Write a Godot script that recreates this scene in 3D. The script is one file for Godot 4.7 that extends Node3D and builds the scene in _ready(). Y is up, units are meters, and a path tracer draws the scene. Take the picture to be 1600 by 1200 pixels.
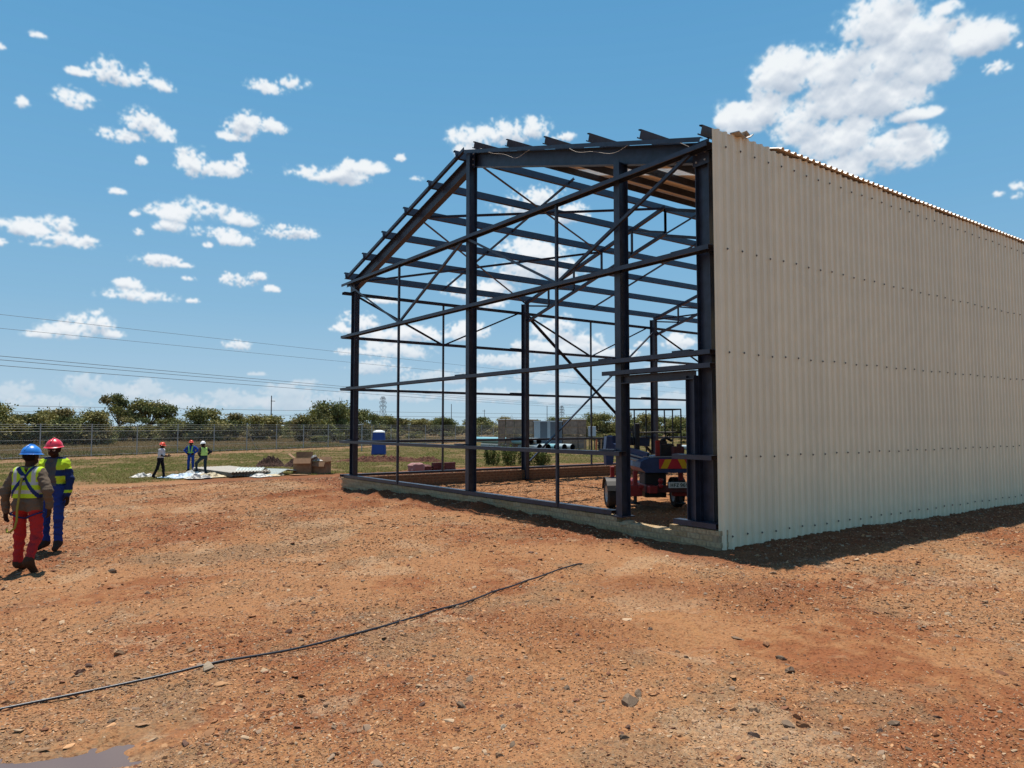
extends Node3D
# Steel-framed shed going up on a red gravel yard. World axes: X runs along the shed, -Z runs along the open gable, y = 0 is the top of the plinth.

const EYE := Vector3(-8.4525, 1.455, 6.7572)
const FWD := Vector2(0.5888, -0.8083)      # compass heading of the view, in X and Z
const BAY := 6.25
const WIDE := 12.8
const CLOUDS := [
	[[-29.71,23.59,1.33,1.00],[-28.30,23.29,1.21,0.67],[-31.44,23.10,0.98,0.27]],
	[[-27.38,23.74,0.49,0.71],[-26.45,23.31,1.16,0.48]],
	[[-31.64,21.39,1.50,0.66]],
	[[-33.91,24.66,0.65,0.22]],
	[[-34.64,20.50,0.46,0.42]],
	[[-35.98,23.54,0.34,0.25]],
	[[-18.96,24.31,1.58,0.54],[-17.33,24.80,1.42,0.58]],
	[[-28.79,19.69,1.59,0.53],[-27.29,20.77,1.47,1.14],[-26.15,20.29,0.92,0.75]],
	[[-20.74,21.50,1.36,1.11],[-18.91,21.72,1.48,0.52],[-21.62,20.70,0.98,0.34]],
	[[-24.12,18.73,1.20,1.20],[-22.23,18.41,1.94,0.70],[-20.91,19.10,0.67,0.61]],
	[[-13.63,18.85,2.43,0.73],[-15.56,18.79,1.91,0.63],[-11.43,19.46,1.73,0.55],[-12.90,19.45,0.88,0.64]],
	[[-8.84,20.38,0.45,0.32]],
	[[-7.52,18.97,0.51,0.23]],
	[[-2.57,22.05,2.98,1.00],[0.00,22.52,2.32,0.99],[1.81,22.74,1.55,0.99],[-3.34,20.99,1.54,1.01]],
	[[4.13,22.02,1.13,0.36]],
	[[-24.75,15.03,2.33,0.79],[-23.04,15.54,2.17,0.80],[-21.05,15.11,1.61,0.59],[-25.44,14.07,1.09,0.53]],
	[[-22.35,13.95,1.75,0.59],[-21.24,13.60,1.78,0.59],[-22.98,13.07,0.43,0.27]],
	[[-17.28,14.43,2.15,0.60],[-17.84,14.71,1.02,0.42]],
	[[-27.76,14.75,0.36,0.30]],
	[[-28.96,16.04,0.59,0.25]],
	[[-27.46,18.25,0.49,0.33]],
	[[-27.49,13.49,0.40,0.30]],
	[[-33.85,12.86,1.84,0.65],[-32.42,13.40,1.10,0.66],[-32.02,12.41,2.02,0.58],[-33.28,11.95,1.07,0.33],[-30.71,12.58,0.83,0.34]],
	[[-35.48,11.81,0.41,0.36]],
	[[-26.13,11.65,1.81,0.49],[-24.66,11.52,0.93,0.22]],
	[[-20.86,10.72,1.25,0.60],[-19.61,11.09,0.82,0.37]],
	[[-18.45,10.22,0.69,0.28]],
	[[-24.13,10.57,0.64,0.23]],
	[[-27.49,9.13,2.49,0.58],[-27.91,9.84,1.12,0.44]],
	[[-31.47,6.50,2.14,0.73],[-29.98,7.04,1.37,0.87],[-31.12,7.18,1.12,0.69],[-33.27,6.08,1.07,0.30],[-29.11,6.35,0.85,0.40]],
	[[-20.85,5.94,1.24,0.47]],
	[[-23.88,9.03,0.43,0.18]],
	[[27.40,26.76,2.87,2.08],[30.17,25.40,3.31,1.69],[33.18,24.61,2.55,1.18],[28.55,24.40,3.61,1.93],[24.37,24.60,3.23,1.80],[21.27,24.48,2.48,1.84],[19.87,23.22,1.83,1.68],[17.76,22.41,1.87,1.37],[24.31,22.36,3.87,1.85],[27.67,22.40,3.25,1.60],[30.11,23.49,2.33,1.35],[24.25,20.28,3.43,1.90],[27.96,18.66,3.02,1.45],[22.52,20.95,2.20,1.48],[25.47,17.98,2.94,1.07],[29.19,19.49,1.18,0.90],[29.62,20.83,1.56,0.48],[16.58,22.32,0.85,0.87],[28.24,27.33,2.43,1.49],[31.76,26.69,1.13,0.58]],
	[[34.48,22.57,0.88,0.48]],
	[[34.28,15.02,0.35,0.20]],
	[[35.33,15.27,0.55,0.39]],
	[[35.85,23.63,0.27,0.25]],
	[[35.31,14.76,0.34,0.32]],
	[[1.03,17.18,2.46,1.14],[2.57,17.65,1.79,0.95]],
	[[2.05,13.56,3.06,1.27],[3.57,12.31,2.54,1.08],[0.00,11.84,2.30,1.09],[-1.02,10.85,1.53,0.60]],
	[[-3.05,10.59,2.29,0.89],[-1.78,9.61,1.53,0.60]],
	[[4.61,16.42,1.53,0.96]],
	[[-12.02,7.94,1.46,0.98],[-12.99,7.42,1.06,0.49]],
	[[-9.07,7.02,2.72,0.89],[-7.08,7.30,2.00,0.70],[-10.05,6.25,1.48,0.50]],
	[[-8.06,5.69,2.98,0.70],[-5.07,7.08,2.52,0.70]],
	[[3.55,7.34,2.28,1.30],[5.06,6.32,2.52,1.30],[2.54,6.09,2.28,0.91]],
	[[12.88,6.43,1.35,0.74]],
	[[8.06,5.54,1.99,0.60]],
	[[-3.55,7.34,2.02,0.90]],
	[[10.05,6.35,0.74,0.40]],
	[[-10.52,4.51,2.94,0.60]],
	[[-5.05,3.81,4.01,0.60]],
	[[3.03,3.82,3.03,0.61]],
	[[-0.51,5.09,2.53,0.61]],
	[[9.52,3.27,2.95,0.70]],
	[[12.47,4.47,1.93,0.49]],
	[[-12.00,5.72,1.94,0.35]],
	[[-19.24,3.86,0.81,0.14]],
	[[-10.08,9.71,1.48,0.29]],
	[[-34.72,2.24,1.37,0.75],[-33.86,2.51,0.63,0.59]],
	[[-29.85,2.67,2.09,0.96],[-30.62,2.95,1.12,0.78],[-28.69,2.39,1.56,0.89]],
	[[-26.71,2.43,1.29,0.90],[-25.67,1.86,2.05,0.64]],
	[[-23.79,1.57,2.54,0.65]],
	[[-21.21,2.06,1.76,0.75],[-20.32,1.79,2.22,0.66]],
	[[-16.94,2.60,2.54,0.68],[-17.61,1.73,2.75,0.67],[-15.78,3.20,1.31,0.44]],
	[[-13.88,2.25,2.38,0.59]],
	[[-32.41,1.53,2.52,0.60]],
	[[-9.02,2.28,3.94,0.60]],
	[[-2.02,2.31,4.53,0.71]],
	[[5.04,2.20,4.01,0.70]],
	[[12.43,2.01,3.85,0.69]]]
const TREES := [
	[-8.2,-111.0,5.92,6.70,0], [-6.0,-115.6,5.39,3.88,1], [-3.3,-119.8,4.79,4.81,2], [-1.1,-112.0,5.13,4.94,0], [1.5,-103.9,5.50,6.03,1], [4.0,-105.8,4.82,3.80,2], [10.7,-134.3,8.19,5.73,3], [15.4,-134.7,7.53,6.32,3], [11.8,-127.4,4.90,4.65,2], [16.9,-123.7,4.47,4.65,1], [20.7,-120.9,5.74,6.77,0], [26.6,-129.0,4.63,4.13,2], [29.2,-120.9,5.77,7.49,1], [34.5,-129.4,5.07,3.33,0], [54.5,-183.0,4.41,4.36,2], [35.0,-108.0,6.31,5.41,1], [36.5,-103.2,6.83,6.08,0], [41.7,-108.1,6.66,5.59,1], [51.8,-123.1,5.66,4.44,2], [76.6,-166.9,5.58,7.37,0], [85.1,-173.2,5.21,7.05,1], [93.8,-179.2,4.98,6.67,2], [91.3,-168.6,5.39,7.76,1], [92.7,-161.4,5.15,6.88,0], [106.5,-176.1,4.65,6.82,2], [107.7,-169.1,5.35,7.41,1], [97.4,-145.6,5.51,7.83,2], [103.7,-147.2,5.25,6.70,0], [112.7,-153.0,4.86,6.35,1], [122.7,-158.2,4.98,6.67,2], [114.2,-139.5,5.25,6.03,0], [110.9,-129.6,5.11,6.35,1], [94.8,-104.1,5.61,5.82,0], [101.2,-105.7,5.30,5.47,2], [93.2,-92.9,5.78,5.92,1], [102.8,-98.3,5.21,4.76,2], [113.4,-103.0,4.83,6.21,0], [112.4,-97.5,4.89,5.47,1], [111.6,-91.8,5.21,6.35,2], [54.4,-170.7,4.32,5.08,0]]

var rng := RandomNumberGenerator.new()
var M := {}
var rough := FastNoiseLite.new()
var lumps := FastNoiseLite.new()
var patch := FastNoiseLite.new()
var counts := {}

# ---------------------------------------------------------------- mesh helper
class Geo:
	var v := PackedVector3Array()
	var n := PackedVector3Array()
	var c := PackedColorArray()
	var t := PackedVector2Array()
	var tint := Color.WHITE
	func tri(a: Vector3, b: Vector3, d: Vector3, nn: Vector3) -> void:
		if (b - a).cross(d - a).dot(nn) > 0.0:
			v.append_array([a, d, b])
		else:
			v.append_array([a, b, d])
		n.append_array([nn, nn, nn])
		c.append_array([tint, tint, tint])
	func quad(a: Vector3, b: Vector3, d: Vector3, e: Vector3, toward: Vector3) -> void:
		var nn := (d - a).cross(e - b)
		if nn.length_squared() < 1e-14:
			return
		nn = nn.normalized()
		if nn.dot(toward) < 0.0:
			nn = -nn
		tri(a, b, d, nn)
		tri(a, d, e, nn)
	func box(x: Transform3D, s: Vector3, bevel := 0.0) -> void:
		var h := s * 0.5
		if bevel <= 0.0:
			for ax in 3:
				for sg in [-1.0, 1.0]:
					var o := Vector3.ZERO
					o[ax] = h[ax] * sg
					var p := Vector3.ZERO
					var q := Vector3.ZERO
					p[(ax + 1) % 3] = h[(ax + 1) % 3]
					q[(ax + 2) % 3] = h[(ax + 2) % 3]
					quad(x * (o - p - q), x * (o + p - q), x * (o + p + q), x * (o - p + q), x.basis * o)
			return
		var b: float = min(bevel, h.x * 0.9, h.y * 0.9, h.z * 0.9)
		var i := h - Vector3(b, b, b)
		for ax in 3:
			var e1 := (ax + 1) % 3
			var e2 := (ax + 2) % 3
			for sg in [-1.0, 1.0]:
				var o := Vector3.ZERO
				o[ax] = h[ax] * sg
				var p := Vector3.ZERO
				var q := Vector3.ZERO
				p[e1] = i[e1]
				q[e2] = i[e2]
				quad(x * (o - p - q), x * (o + p - q), x * (o + p + q), x * (o - p + q), x.basis * o)
				for s2 in [-1.0, 1.0]:
					var a1 := Vector3.ZERO
					a1[ax] = h[ax] * sg
					a1[e1] = i[e1] * s2
					var b1 := Vector3.ZERO
					b1[ax] = i[ax] * sg
					b1[e1] = h[e1] * s2
					quad(x * (a1 - q), x * (b1 - q), x * (b1 + q), x * (a1 + q), x.basis * (a1 + b1))
		for sx in [-1.0, 1.0]:
			for sy in [-1.0, 1.0]:
				for sz in [-1.0, 1.0]:
					var k := Vector3(sx, sy, sz)
					tri(x * (Vector3(h.x, i.y, i.z) * k), x * (Vector3(i.x, h.y, i.z) * k), x * (Vector3(i.x, i.y, h.z) * k), (x.basis * k).normalized())
	func sweep(prof: PackedVector2Array, p0: Vector3, p1: Vector3, up: Vector3, caps := true) -> void:
		# a profile (x = side, y = up) run straight from p0 to p1
		var d := (p1 - p0).normalized()
		var side := d.cross(up).normalized()
		var u := side.cross(d).normalized()
		var area := 0.0
		var m := prof.size()
		for i in m:
			area += prof[i].cross(prof[(i + 1) % m])
		for i in m:
			var a := prof[i]
			var b := prof[(i + 1) % m]
			var e := b - a
			var o := Vector2(e.y, -e.x) * signf(area)
			var A := side * a.x + u * a.y
			var B := side * b.x + u * b.y
			quad(p0 + A, p0 + B, p1 + B, p1 + A, side * o.x + u * o.y)
		if caps:
			var ids := Geometry2D.triangulate_polygon(prof)
			for k in range(0, ids.size(), 3):
				var q := []
				for j in 3:
					q.append(side * prof[ids[k + j]].x + u * prof[ids[k + j]].y)
				tri(p0 + q[0], p0 + q[1], p0 + q[2], -d)
				tri(p1 + q[0], p1 + q[1], p1 + q[2], d)
	func tube(pts: PackedVector3Array, r0: float, r1: float, seg := 6, caps := true) -> void:
		var m := pts.size()
		var rings := []
		var norms := []
		var ref := Vector3.UP
		for i in m:
			var d := (pts[min(i + 1, m - 1)] - pts[max(i - 1, 0)]).normalized()
			if absf(d.dot(ref)) > 0.95:
				ref = Vector3.RIGHT if absf(d.x) < 0.9 else Vector3.BACK
			var sd := d.cross(ref).normalized()
			var up := sd.cross(d)
			var r := lerpf(r0, r1, float(i) / float(max(m - 1, 1)))
			var ring := PackedVector3Array()
			var nr := PackedVector3Array()
			for k in seg:
				var a := TAU * k / seg
				var o := sd * cos(a) + up * sin(a)
				ring.append(pts[i] + o * r)
				nr.append(o)
			rings.append(ring)
			norms.append(nr)
		for i in m - 1:
			for k in seg:
				var k2 := (k + 1) % seg
				smooth4(rings[i][k], rings[i][k2], rings[i + 1][k2], rings[i + 1][k], norms[i][k], norms[i][k2], norms[i + 1][k2], norms[i + 1][k])
		if caps:
			for e in [0, m - 1]:
				var d2: Vector3 = (pts[0] - pts[1]) if e == 0 else (pts[m - 1] - pts[m - 2])
				for k in range(1, seg - 1):
					tri(rings[e][0], rings[e][k], rings[e][k + 1], d2.normalized())
	func smooth3(a: Vector3, b: Vector3, d: Vector3, na: Vector3, nb: Vector3, nd: Vector3) -> void:
		if (b - a).cross(d - a).dot(na + nb + nd) > 0.0:
			v.append_array([a, d, b])
			n.append_array([na, nd, nb])
		else:
			v.append_array([a, b, d])
			n.append_array([na, nb, nd])
		c.append_array([tint, tint, tint])
	func smooth4(a: Vector3, b: Vector3, d: Vector3, e: Vector3, na: Vector3, nb: Vector3, nd: Vector3, ne: Vector3) -> void:
		smooth3(a, b, d, na, nb, nd)
		smooth3(a, d, e, na, nd, ne)
	func lathe(prof: PackedVector2Array, at: Transform3D, seg := 16) -> void:
		# profile (radius, height) turned round the y axis of «at»
		var m := prof.size()
		for i in m - 1:
			var e := prof[i + 1] - prof[i]
			var o := Vector2(e.y, -e.x).normalized()
			for k in seg:
				var q := []
				var w := []
				for kk in [k, k + 1]:
					var a: float = TAU * kk / seg
					var dir := Vector3(cos(a), 0, sin(a))
					q.append(at * (dir * prof[i].x + Vector3(0, prof[i].y, 0)))
					q.append(at * (dir * prof[i + 1].x + Vector3(0, prof[i + 1].y, 0)))
					w.append(at.basis * (dir * o.x + Vector3(0, o.y, 0)))
				smooth4(q[0], q[2], q[3], q[1], w[0], w[1], w[1], w[0])
	func mesh(with_color := false) -> ArrayMesh:
		var a := []
		a.resize(Mesh.ARRAY_MAX)
		a[Mesh.ARRAY_VERTEX] = v
		a[Mesh.ARRAY_NORMAL] = n
		if with_color:
			a[Mesh.ARRAY_COLOR] = c
		if t.size() == v.size():
			a[Mesh.ARRAY_TEX_UV] = t
		var m := ArrayMesh.new()
		m.add_surface_from_arrays(Mesh.PRIMITIVE_TRIANGLES, a)
		return m

# ---------------------------------------------------------------- node helpers
func named(called: String) -> String:
	if not counts.has(called):
		counts[called] = 0
		return called
	counts[called] += 1
	return "%s_%03d" % [called, counts[called]]

func tag(o: Node, label: String, category: String, group := "", kind := "") -> void:
	if label: o.set_meta("label", label)
	if category: o.set_meta("category", category)
	if group: o.set_meta("group", group)
	if kind: o.set_meta("kind", kind)

func thing(called: String, label: String, category: String, at := Vector3.ZERO, turn := 0.0, group := "") -> Node3D:
	var o := Node3D.new()
	o.name = named(called)
	add_child(o)
	o.position = at
	o.rotation.y = turn
	tag(o, label, category, group)
	return o

func part(g: Geo, called: String, m: Material, parent: Node, label := "") -> MeshInstance3D:
	return put(g.mesh(m is StandardMaterial3D and m.vertex_color_use_as_albedo), called, m, parent, label)

func put(me: Mesh, called: String, m: Material, parent: Node, label := "") -> MeshInstance3D:
	var o := MeshInstance3D.new()
	o.mesh = me
	o.material_override = m
	o.name = called if parent != self else named(called)
	parent.add_child(o, true)
	if label: o.set_meta("label", label)
	return o

func copy(src: Node3D, at: Vector3, turn: float, label := "", group := "") -> Node3D:
	var o: Node3D = src.duplicate()
	var base := String(src.name)
	if base.length() > 4 and base.substr(base.length() - 4, 1) == "_" and base.right(3).is_valid_int():
		base = base.left(base.length() - 4)
	o.name = named(base)
	add_child(o)
	o.position = at
	o.rotation.y = turn
	if label: o.set_meta("label", label)
	if group: o.set_meta("group", group)
	return o

func srgb(r: float, g: float, b: float) -> Color:   # linear base colour -> albedo_color
	return Color(r, g, b).linear_to_srgb()

func mat(key: String, r: float, g: float, b: float, ro := 0.7, me := 0.0) -> StandardMaterial3D:
	var m := StandardMaterial3D.new()
	m.resource_name = key
	m.albedo_color = srgb(r, g, b)
	m.roughness = ro
	m.metallic = me
	M[key] = m
	return m

func noise_tex(kind: int, freq: float, ramp: Array, size := 512, normal := 0.0, sd := 1, octaves := 4) -> NoiseTexture2D:
	var f := FastNoiseLite.new()
	f.noise_type = kind
	f.frequency = freq
	f.seed = sd
	f.fractal_octaves = octaves
	if octaves == 0:
		f.fractal_type = FastNoiseLite.FRACTAL_NONE
	if kind == FastNoiseLite.TYPE_CELLULAR:
		f.cellular_return_type = FastNoiseLite.RETURN_CELL_VALUE if normal == 0.0 else FastNoiseLite.RETURN_DISTANCE
	var t := NoiseTexture2D.new()
	t.width = size
	t.height = size
	t.seamless = true
	t.noise = f
	if normal > 0.0:
		t.as_normal_map = true
		t.bump_strength = normal
	elif ramp.size() > 0:
		var g := Gradient.new()
		var cols := PackedColorArray()
		var offs := PackedFloat32Array()
		for r in ramp:
			offs.append(r[0])
			cols.append(r[1])
		g.offsets = offs
		g.colors = cols
		t.color_ramp = g
	return t

func grey(x: float) -> Color:
	return Color(x, x, x)

func worn(m: StandardMaterial3D, lo: float, hi: float, scale: float, sd: int, bump := 0.0) -> void:   # patchy grain on a plain colour
	m.albedo_texture = noise_tex(FastNoiseLite.TYPE_SIMPLEX_SMOOTH, 0.012, [[0.0, grey(lo)], [0.45, grey((lo + hi) * 0.5)], [1.0, grey(hi)]], 256, 0.0, sd, 5)
	m.uv1_triplanar = true
	m.uv1_scale = Vector3.ONE * scale
	if bump > 0.0:
		m.normal_enabled = true
		m.normal_texture = noise_tex(FastNoiseLite.TYPE_SIMPLEX_SMOOTH, 0.03, [], 256, 4.0, sd + 7, 4)
		m.normal_scale = bump

func at_vu(v: float, y: float, u: float) -> Vector3:
	return Vector3(v, y, -u)

# ---------------------------------------------------------------- land
func sst(a: float, b: float, x: float) -> float:
	return smoothstep(a, b, x)

func land(x: float, z: float) -> float:      # broad lie of the land: a pad round the shed, the field lower
	var dx: float = max(-0.5 - x, 0.0, x - 26.0)
	var dz: float = max(-13.4 - z, 0.0, z - 0.7)
	var dr := sqrt(dx * dx + dz * dz)
	var t := clampf((x * -9.0 + z * 7.5) / 137.25, 0.0, 1.0)
	var ds: float = max(Vector2(x + 9.0 * t, z - 7.5 * t).length() - 1.0, 0.0)
	return -0.27 - 0.85 * sst(1.0, 17.0, min(dr, ds))

const BUMPS := [[-1.6, -11.6, 0.9, 0.13], [-2.6, -11.0, 0.8, 0.1], [-1.9, -9.9, 0.7, 0.07], [-0.55, -9.5, 0.5, 0.1], [-0.5, -7.6, 0.6, 0.08], [-0.4, -5.4, 0.45, 0.07], [-0.45, -3.4, 0.4, 0.06], [-0.5, -1.9, 0.35, 0.05], [-1.35, -6.7, 0.5, 0.06], [-1.5, -8.0, 0.6, 0.06], [-2.6, 1.2, 1.0, 0.05], [-1.9, 2.2, 1.2, 0.06], [-4.4, 1.9, 1.3, 0.04], [-0.7, -0.9, 0.5, 0.05], [-1.2, -2.6, 0.6, 0.05]]

func bump(x: float, z: float) -> float:
	var s := 0.0
	if x > -5.0 and x < 1.0:
		for b in BUMPS:
			var dx: float = x - b[0]
			var dz: float = z - b[1]
			var q: float = (dx * dx + dz * dz) / (b[2] * b[2])
			if q < 1.0:
				s += b[3] * (1.0 - q) * (1.0 - q)
	# soil banked against the middle of the gable plinth
	if x > -0.9 and x < 0.1 and z > -12.0 and z < -1.0:
		s += 0.11 * sst(-0.85, -0.25, x) * sst(-12.0, -10.5, z) * sst(-1.2, -3.0, z) * (0.75 + 0.5 * patch.get_noise_2d(z * 3.0, 7.0))
	return s

func puddle_dip(x: float, z: float) -> float:
	var p := Vector2(x + 8.27, z - 2.33).rotated(0.30)
	return 0.055 * exp(-(p.x * p.x / 0.50 + p.y * p.y / 0.042))

func ground(x: float, z: float) -> float:
	var h := land(x, z)
	var far := Vector2(x - EYE.x, z - EYE.z).length()
	var inside: bool = x > 0.1 and z > -12.7 and z < 0.0
	var k := clampf(1.2 - far / 60.0, 0.0, 1.0)
	if k > 0.0:
		var b := bump(x, z)
		h += patch.get_noise_2d(x * 0.5, z * 0.5) * 0.09 * k + b
		if far < 26.0:
			var amp := 1.0 + 10.0 * b
			h += rough.get_noise_2d(x, z) * 0.045 * amp
			if far < 14.0:
				h += lumps.get_noise_2d(x, z) * 0.013 * amp
		h -= puddle_dip(x, z)
	if inside:
		h -= 0.05
	return h

func grassy(x: float, z: float) -> float:    # 0 bare yard .. 1 grass
	var w := patch.get_noise_2d(x * 0.35 + 40.0, z * 0.35) * 5.0
	var g := sst(-29.0, -33.0, z + w * 0.6)
	g *= sst(-40.0, -14.0, x + 60.0) if x < -54.0 else 1.0
	return g

func fence_gap(x: float, z: float) -> float:     # metres beyond the fence line (negative on this side)
	var a := Vector2(-2.94, -63.36)
	var d := Vector2(26.02, -13.37).normalized()
	return Vector2(d.y, -d.x).dot(Vector2(x, z) - a)

func soil(x: float, z: float) -> Color:
	var p1 := patch.get_noise_2d(x * 1.3, z * 1.3)
	var p2 := patch.get_noise_2d(x * 4.0 + 91.0, z * 4.0 - 17.0)
	var p3 := rough.get_noise_2d(x * 0.33 + 300.0, z * 0.33)
	var p4 := lumps.get_noise_2d(x * 0.5, z * 0.5) * clampf(1.3 - Vector2(x - EYE.x, z - EYE.z).length() / 22.0, 0.0, 1.0)
	var tan_ := Vector3(0.325, 0.168, 0.083)
	var red := Vector3(0.225, 0.085, 0.038)
	var pale := Vector3(0.39, 0.258, 0.160)
	var grit := Vector3(0.245, 0.152, 0.088)
	var c := tan_.lerp(red, 0.85 * sst(-0.12, 0.42, p1 + 0.6 * p2 + 0.45 * p4))
	c = c.lerp(grit, 0.8 * sst(0.1, 0.45, p3 - 0.25 * p1 + 0.4 * p4))
	c = c.lerp(pale, 0.6 * sst(0.26, 0.50, p2 - 0.5 * p1 + 0.45 * p4))
	# smooth vehicle track worn between the gravel yard and the grass
	var track := sst(-31.5, -28.5, z + 2.0 * p1) * sst(-19.0, -23.0, z + 3.0 * p1)
	c = c.lerp(Vector3(0.36, 0.196, 0.102), 0.7 * track)
	var b := bump(x, z)
	c = c.lerp(Vector3(0.19, 0.066, 0.028), clampf(b * 12.0, 0.0, 0.85))
	# red backfill beside the walls, with their shadow painted in as darker soil
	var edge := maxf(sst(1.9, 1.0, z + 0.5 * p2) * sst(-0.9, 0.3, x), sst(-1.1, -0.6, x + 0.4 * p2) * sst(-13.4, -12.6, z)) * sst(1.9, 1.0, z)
	var inside: bool = x > 0.1 and z > -12.7 and z < 0.0
	if inside:
		c = c.lerp(Vector3(0.33, 0.162, 0.075), 0.6)
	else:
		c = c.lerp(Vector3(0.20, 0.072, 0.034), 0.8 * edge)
	var g := grassy(x, z)
	if g > 0.0:
		var gap := fence_gap(x, z)
		var field := Vector3(0.125, 0.10, 0.042).lerp(Vector3(0.20, 0.13, 0.066), sst(-0.1, 0.4, p1))
		if gap > 0.0:
			field = Vector3(0.21, 0.148, 0.082).lerp(Vector3(0.155, 0.115, 0.062), sst(-0.2, 0.4, p1))
		elif gap > -7.0:
			field = field.lerp(Vector3(0.28, 0.165, 0.098), 0.8 * sst(-7.0, -4.0, gap))
		c = c.lerp(field, g)
	return Color(c.x, c.y, c.z)

func build_ground() -> void:
	var angs := PackedFloat32Array()
	var head := atan2(FWD.y, FWD.x)
	var a := -180.0
	while a < 180.0:
		angs.append(head + deg_to_rad(a))
		a += 0.3 if absf(a) < 47.0 else 3.0
	angs.append(head + PI)
	var rads := PackedFloat32Array([0.0, 0.6, 1.2])
	var r := 1.8
	while r < 6000.0:
		rads.append(r)
		r *= 1.0062 if (r > 2.7 and r < 34.0) else (1.02 if r < 120.0 else 1.09)
	var na := angs.size()
	var nr := rads.size()
	var v := PackedVector3Array()
	var c := PackedColorArray()
	var uv := PackedVector2Array()
	v.resize(na * nr)
	c.resize(na * nr)
	uv.resize(na * nr)
	for i in nr:
		for j in na:
			var x := EYE.x + rads[i] * cos(angs[j])
			var z := EYE.z + rads[i] * sin(angs[j])
			var k := i * na + j
			v[k] = Vector3(x, ground(x, z), z)
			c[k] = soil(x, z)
			uv[k] = Vector2(x, z)
	var n := PackedVector3Array()
	n.resize(na * nr)
	var idx := PackedInt32Array()
	idx.resize((na - 1) * (nr - 1) * 6)
	var w := 0
	for i in nr:
		for j in na:
			var i0: int = max(i - 1, 0)
			var i1: int = min(i + 1, nr - 1)
			var j0 := j - 1 if j > 0 else na - 2
			var j1 := j + 1 if j < na - 1 else 1
			var e1 := v[i1 * na + j] - v[i0 * na + j]
			var e2 := v[i * na + j1] - v[i * na + j0]
			var nn := e2.cross(e1)
			if i == 0 or nn.length_squared() < 1e-16:
				nn = Vector3.UP
			n[i * na + j] = (nn if nn.y > 0.0 else -nn).normalized()
			if i < nr - 1 and j < na - 1:
				var k := i * na + j
				idx[w] = k
				idx[w + 1] = k + na
				idx[w + 2] = k + na + 1
				idx[w + 3] = k
				idx[w + 4] = k + na + 1
				idx[w + 5] = k + 1
				w += 6
	var arr := []
	arr.resize(Mesh.ARRAY_MAX)
	arr[Mesh.ARRAY_VERTEX] = v
	arr[Mesh.ARRAY_NORMAL] = n
	arr[Mesh.ARRAY_COLOR] = c
	arr[Mesh.ARRAY_TEX_UV] = uv
	arr[Mesh.ARRAY_INDEX] = idx
	var me := ArrayMesh.new()
	me.add_surface_from_arrays(Mesh.PRIMITIVE_TRIANGLES, arr)
	var m := StandardMaterial3D.new()
	m.vertex_color_use_as_albedo = true
	m.roughness = 0.95
	m.metallic_specular = 0.25
	m.albedo_texture = noise_tex(FastNoiseLite.TYPE_CELLULAR, 0.07, [[0.0, Color(0.62, 0.58, 0.56)], [0.3, Color(0.86, 0.82, 0.78)], [0.55, Color(1, 0.97, 0.92)], [0.8, Color(0.82, 0.84, 0.84)], [1.0, Color(1, 1, 1)]], 1024, 0.0, 5, 2)
	m.uv1_scale = Vector3(0.71, 0.71, 0.71)
	m.normal_enabled = true
	m.normal_texture = noise_tex(FastNoiseLite.TYPE_CELLULAR, 0.05, [], 1024, 6.0, 9, 3)
	m.normal_scale = 1.0
	var o := put(me, "ground", m, self)
	tag(o, "", "", "", "structure")

func rock_mesh(sd: int, flat: float) -> ArrayMesh:
	var r := RandomNumberGenerator.new()
	r.seed = sd
	var s := SphereMesh.new()
	s.radius = 0.5
	s.height = 1.0
	s.radial_segments = 9
	s.rings = 5
	var src := s.get_mesh_arrays()
	var pos: PackedVector3Array = src[Mesh.ARRAY_VERTEX]
	var ind: PackedInt32Array = src[Mesh.ARRAY_INDEX]
	var nz := FastNoiseLite.new()
	nz.seed = sd
	nz.frequency = 1.1
	var cut := []
	for i in 9:
		cut.append([Vector3(r.randf_range(-1, 1), r.randf_range(-1, 1), r.randf_range(-1, 1)).normalized(), r.randf_range(0.2, 0.4)])
	for i in pos.size():
		var p := pos[i] * (1.0 + 0.5 * nz.get_noise_3dv(pos[i] * 2.0))
		for q in cut:
			var d: float = p.dot(q[0]) - q[1]
			if d > 0.0:
				p -= q[0] * d
		pos[i] = p * Vector3(1.0, flat, 0.8)
	var g := Geo.new()
	for i in range(0, ind.size(), 3):
		var a := pos[ind[i]]
		var b := pos[ind[i + 1]]
		var d := pos[ind[i + 2]]
		var nn := (b - a).cross(d - a)
		if nn.length_squared() < 1e-12:
			continue
		nn = nn.normalized()
		if nn.dot(a + b + d) < 0.0:
			nn = -nn
		g.tri(a, b, d, nn)
	return g.mesh(true)

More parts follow.
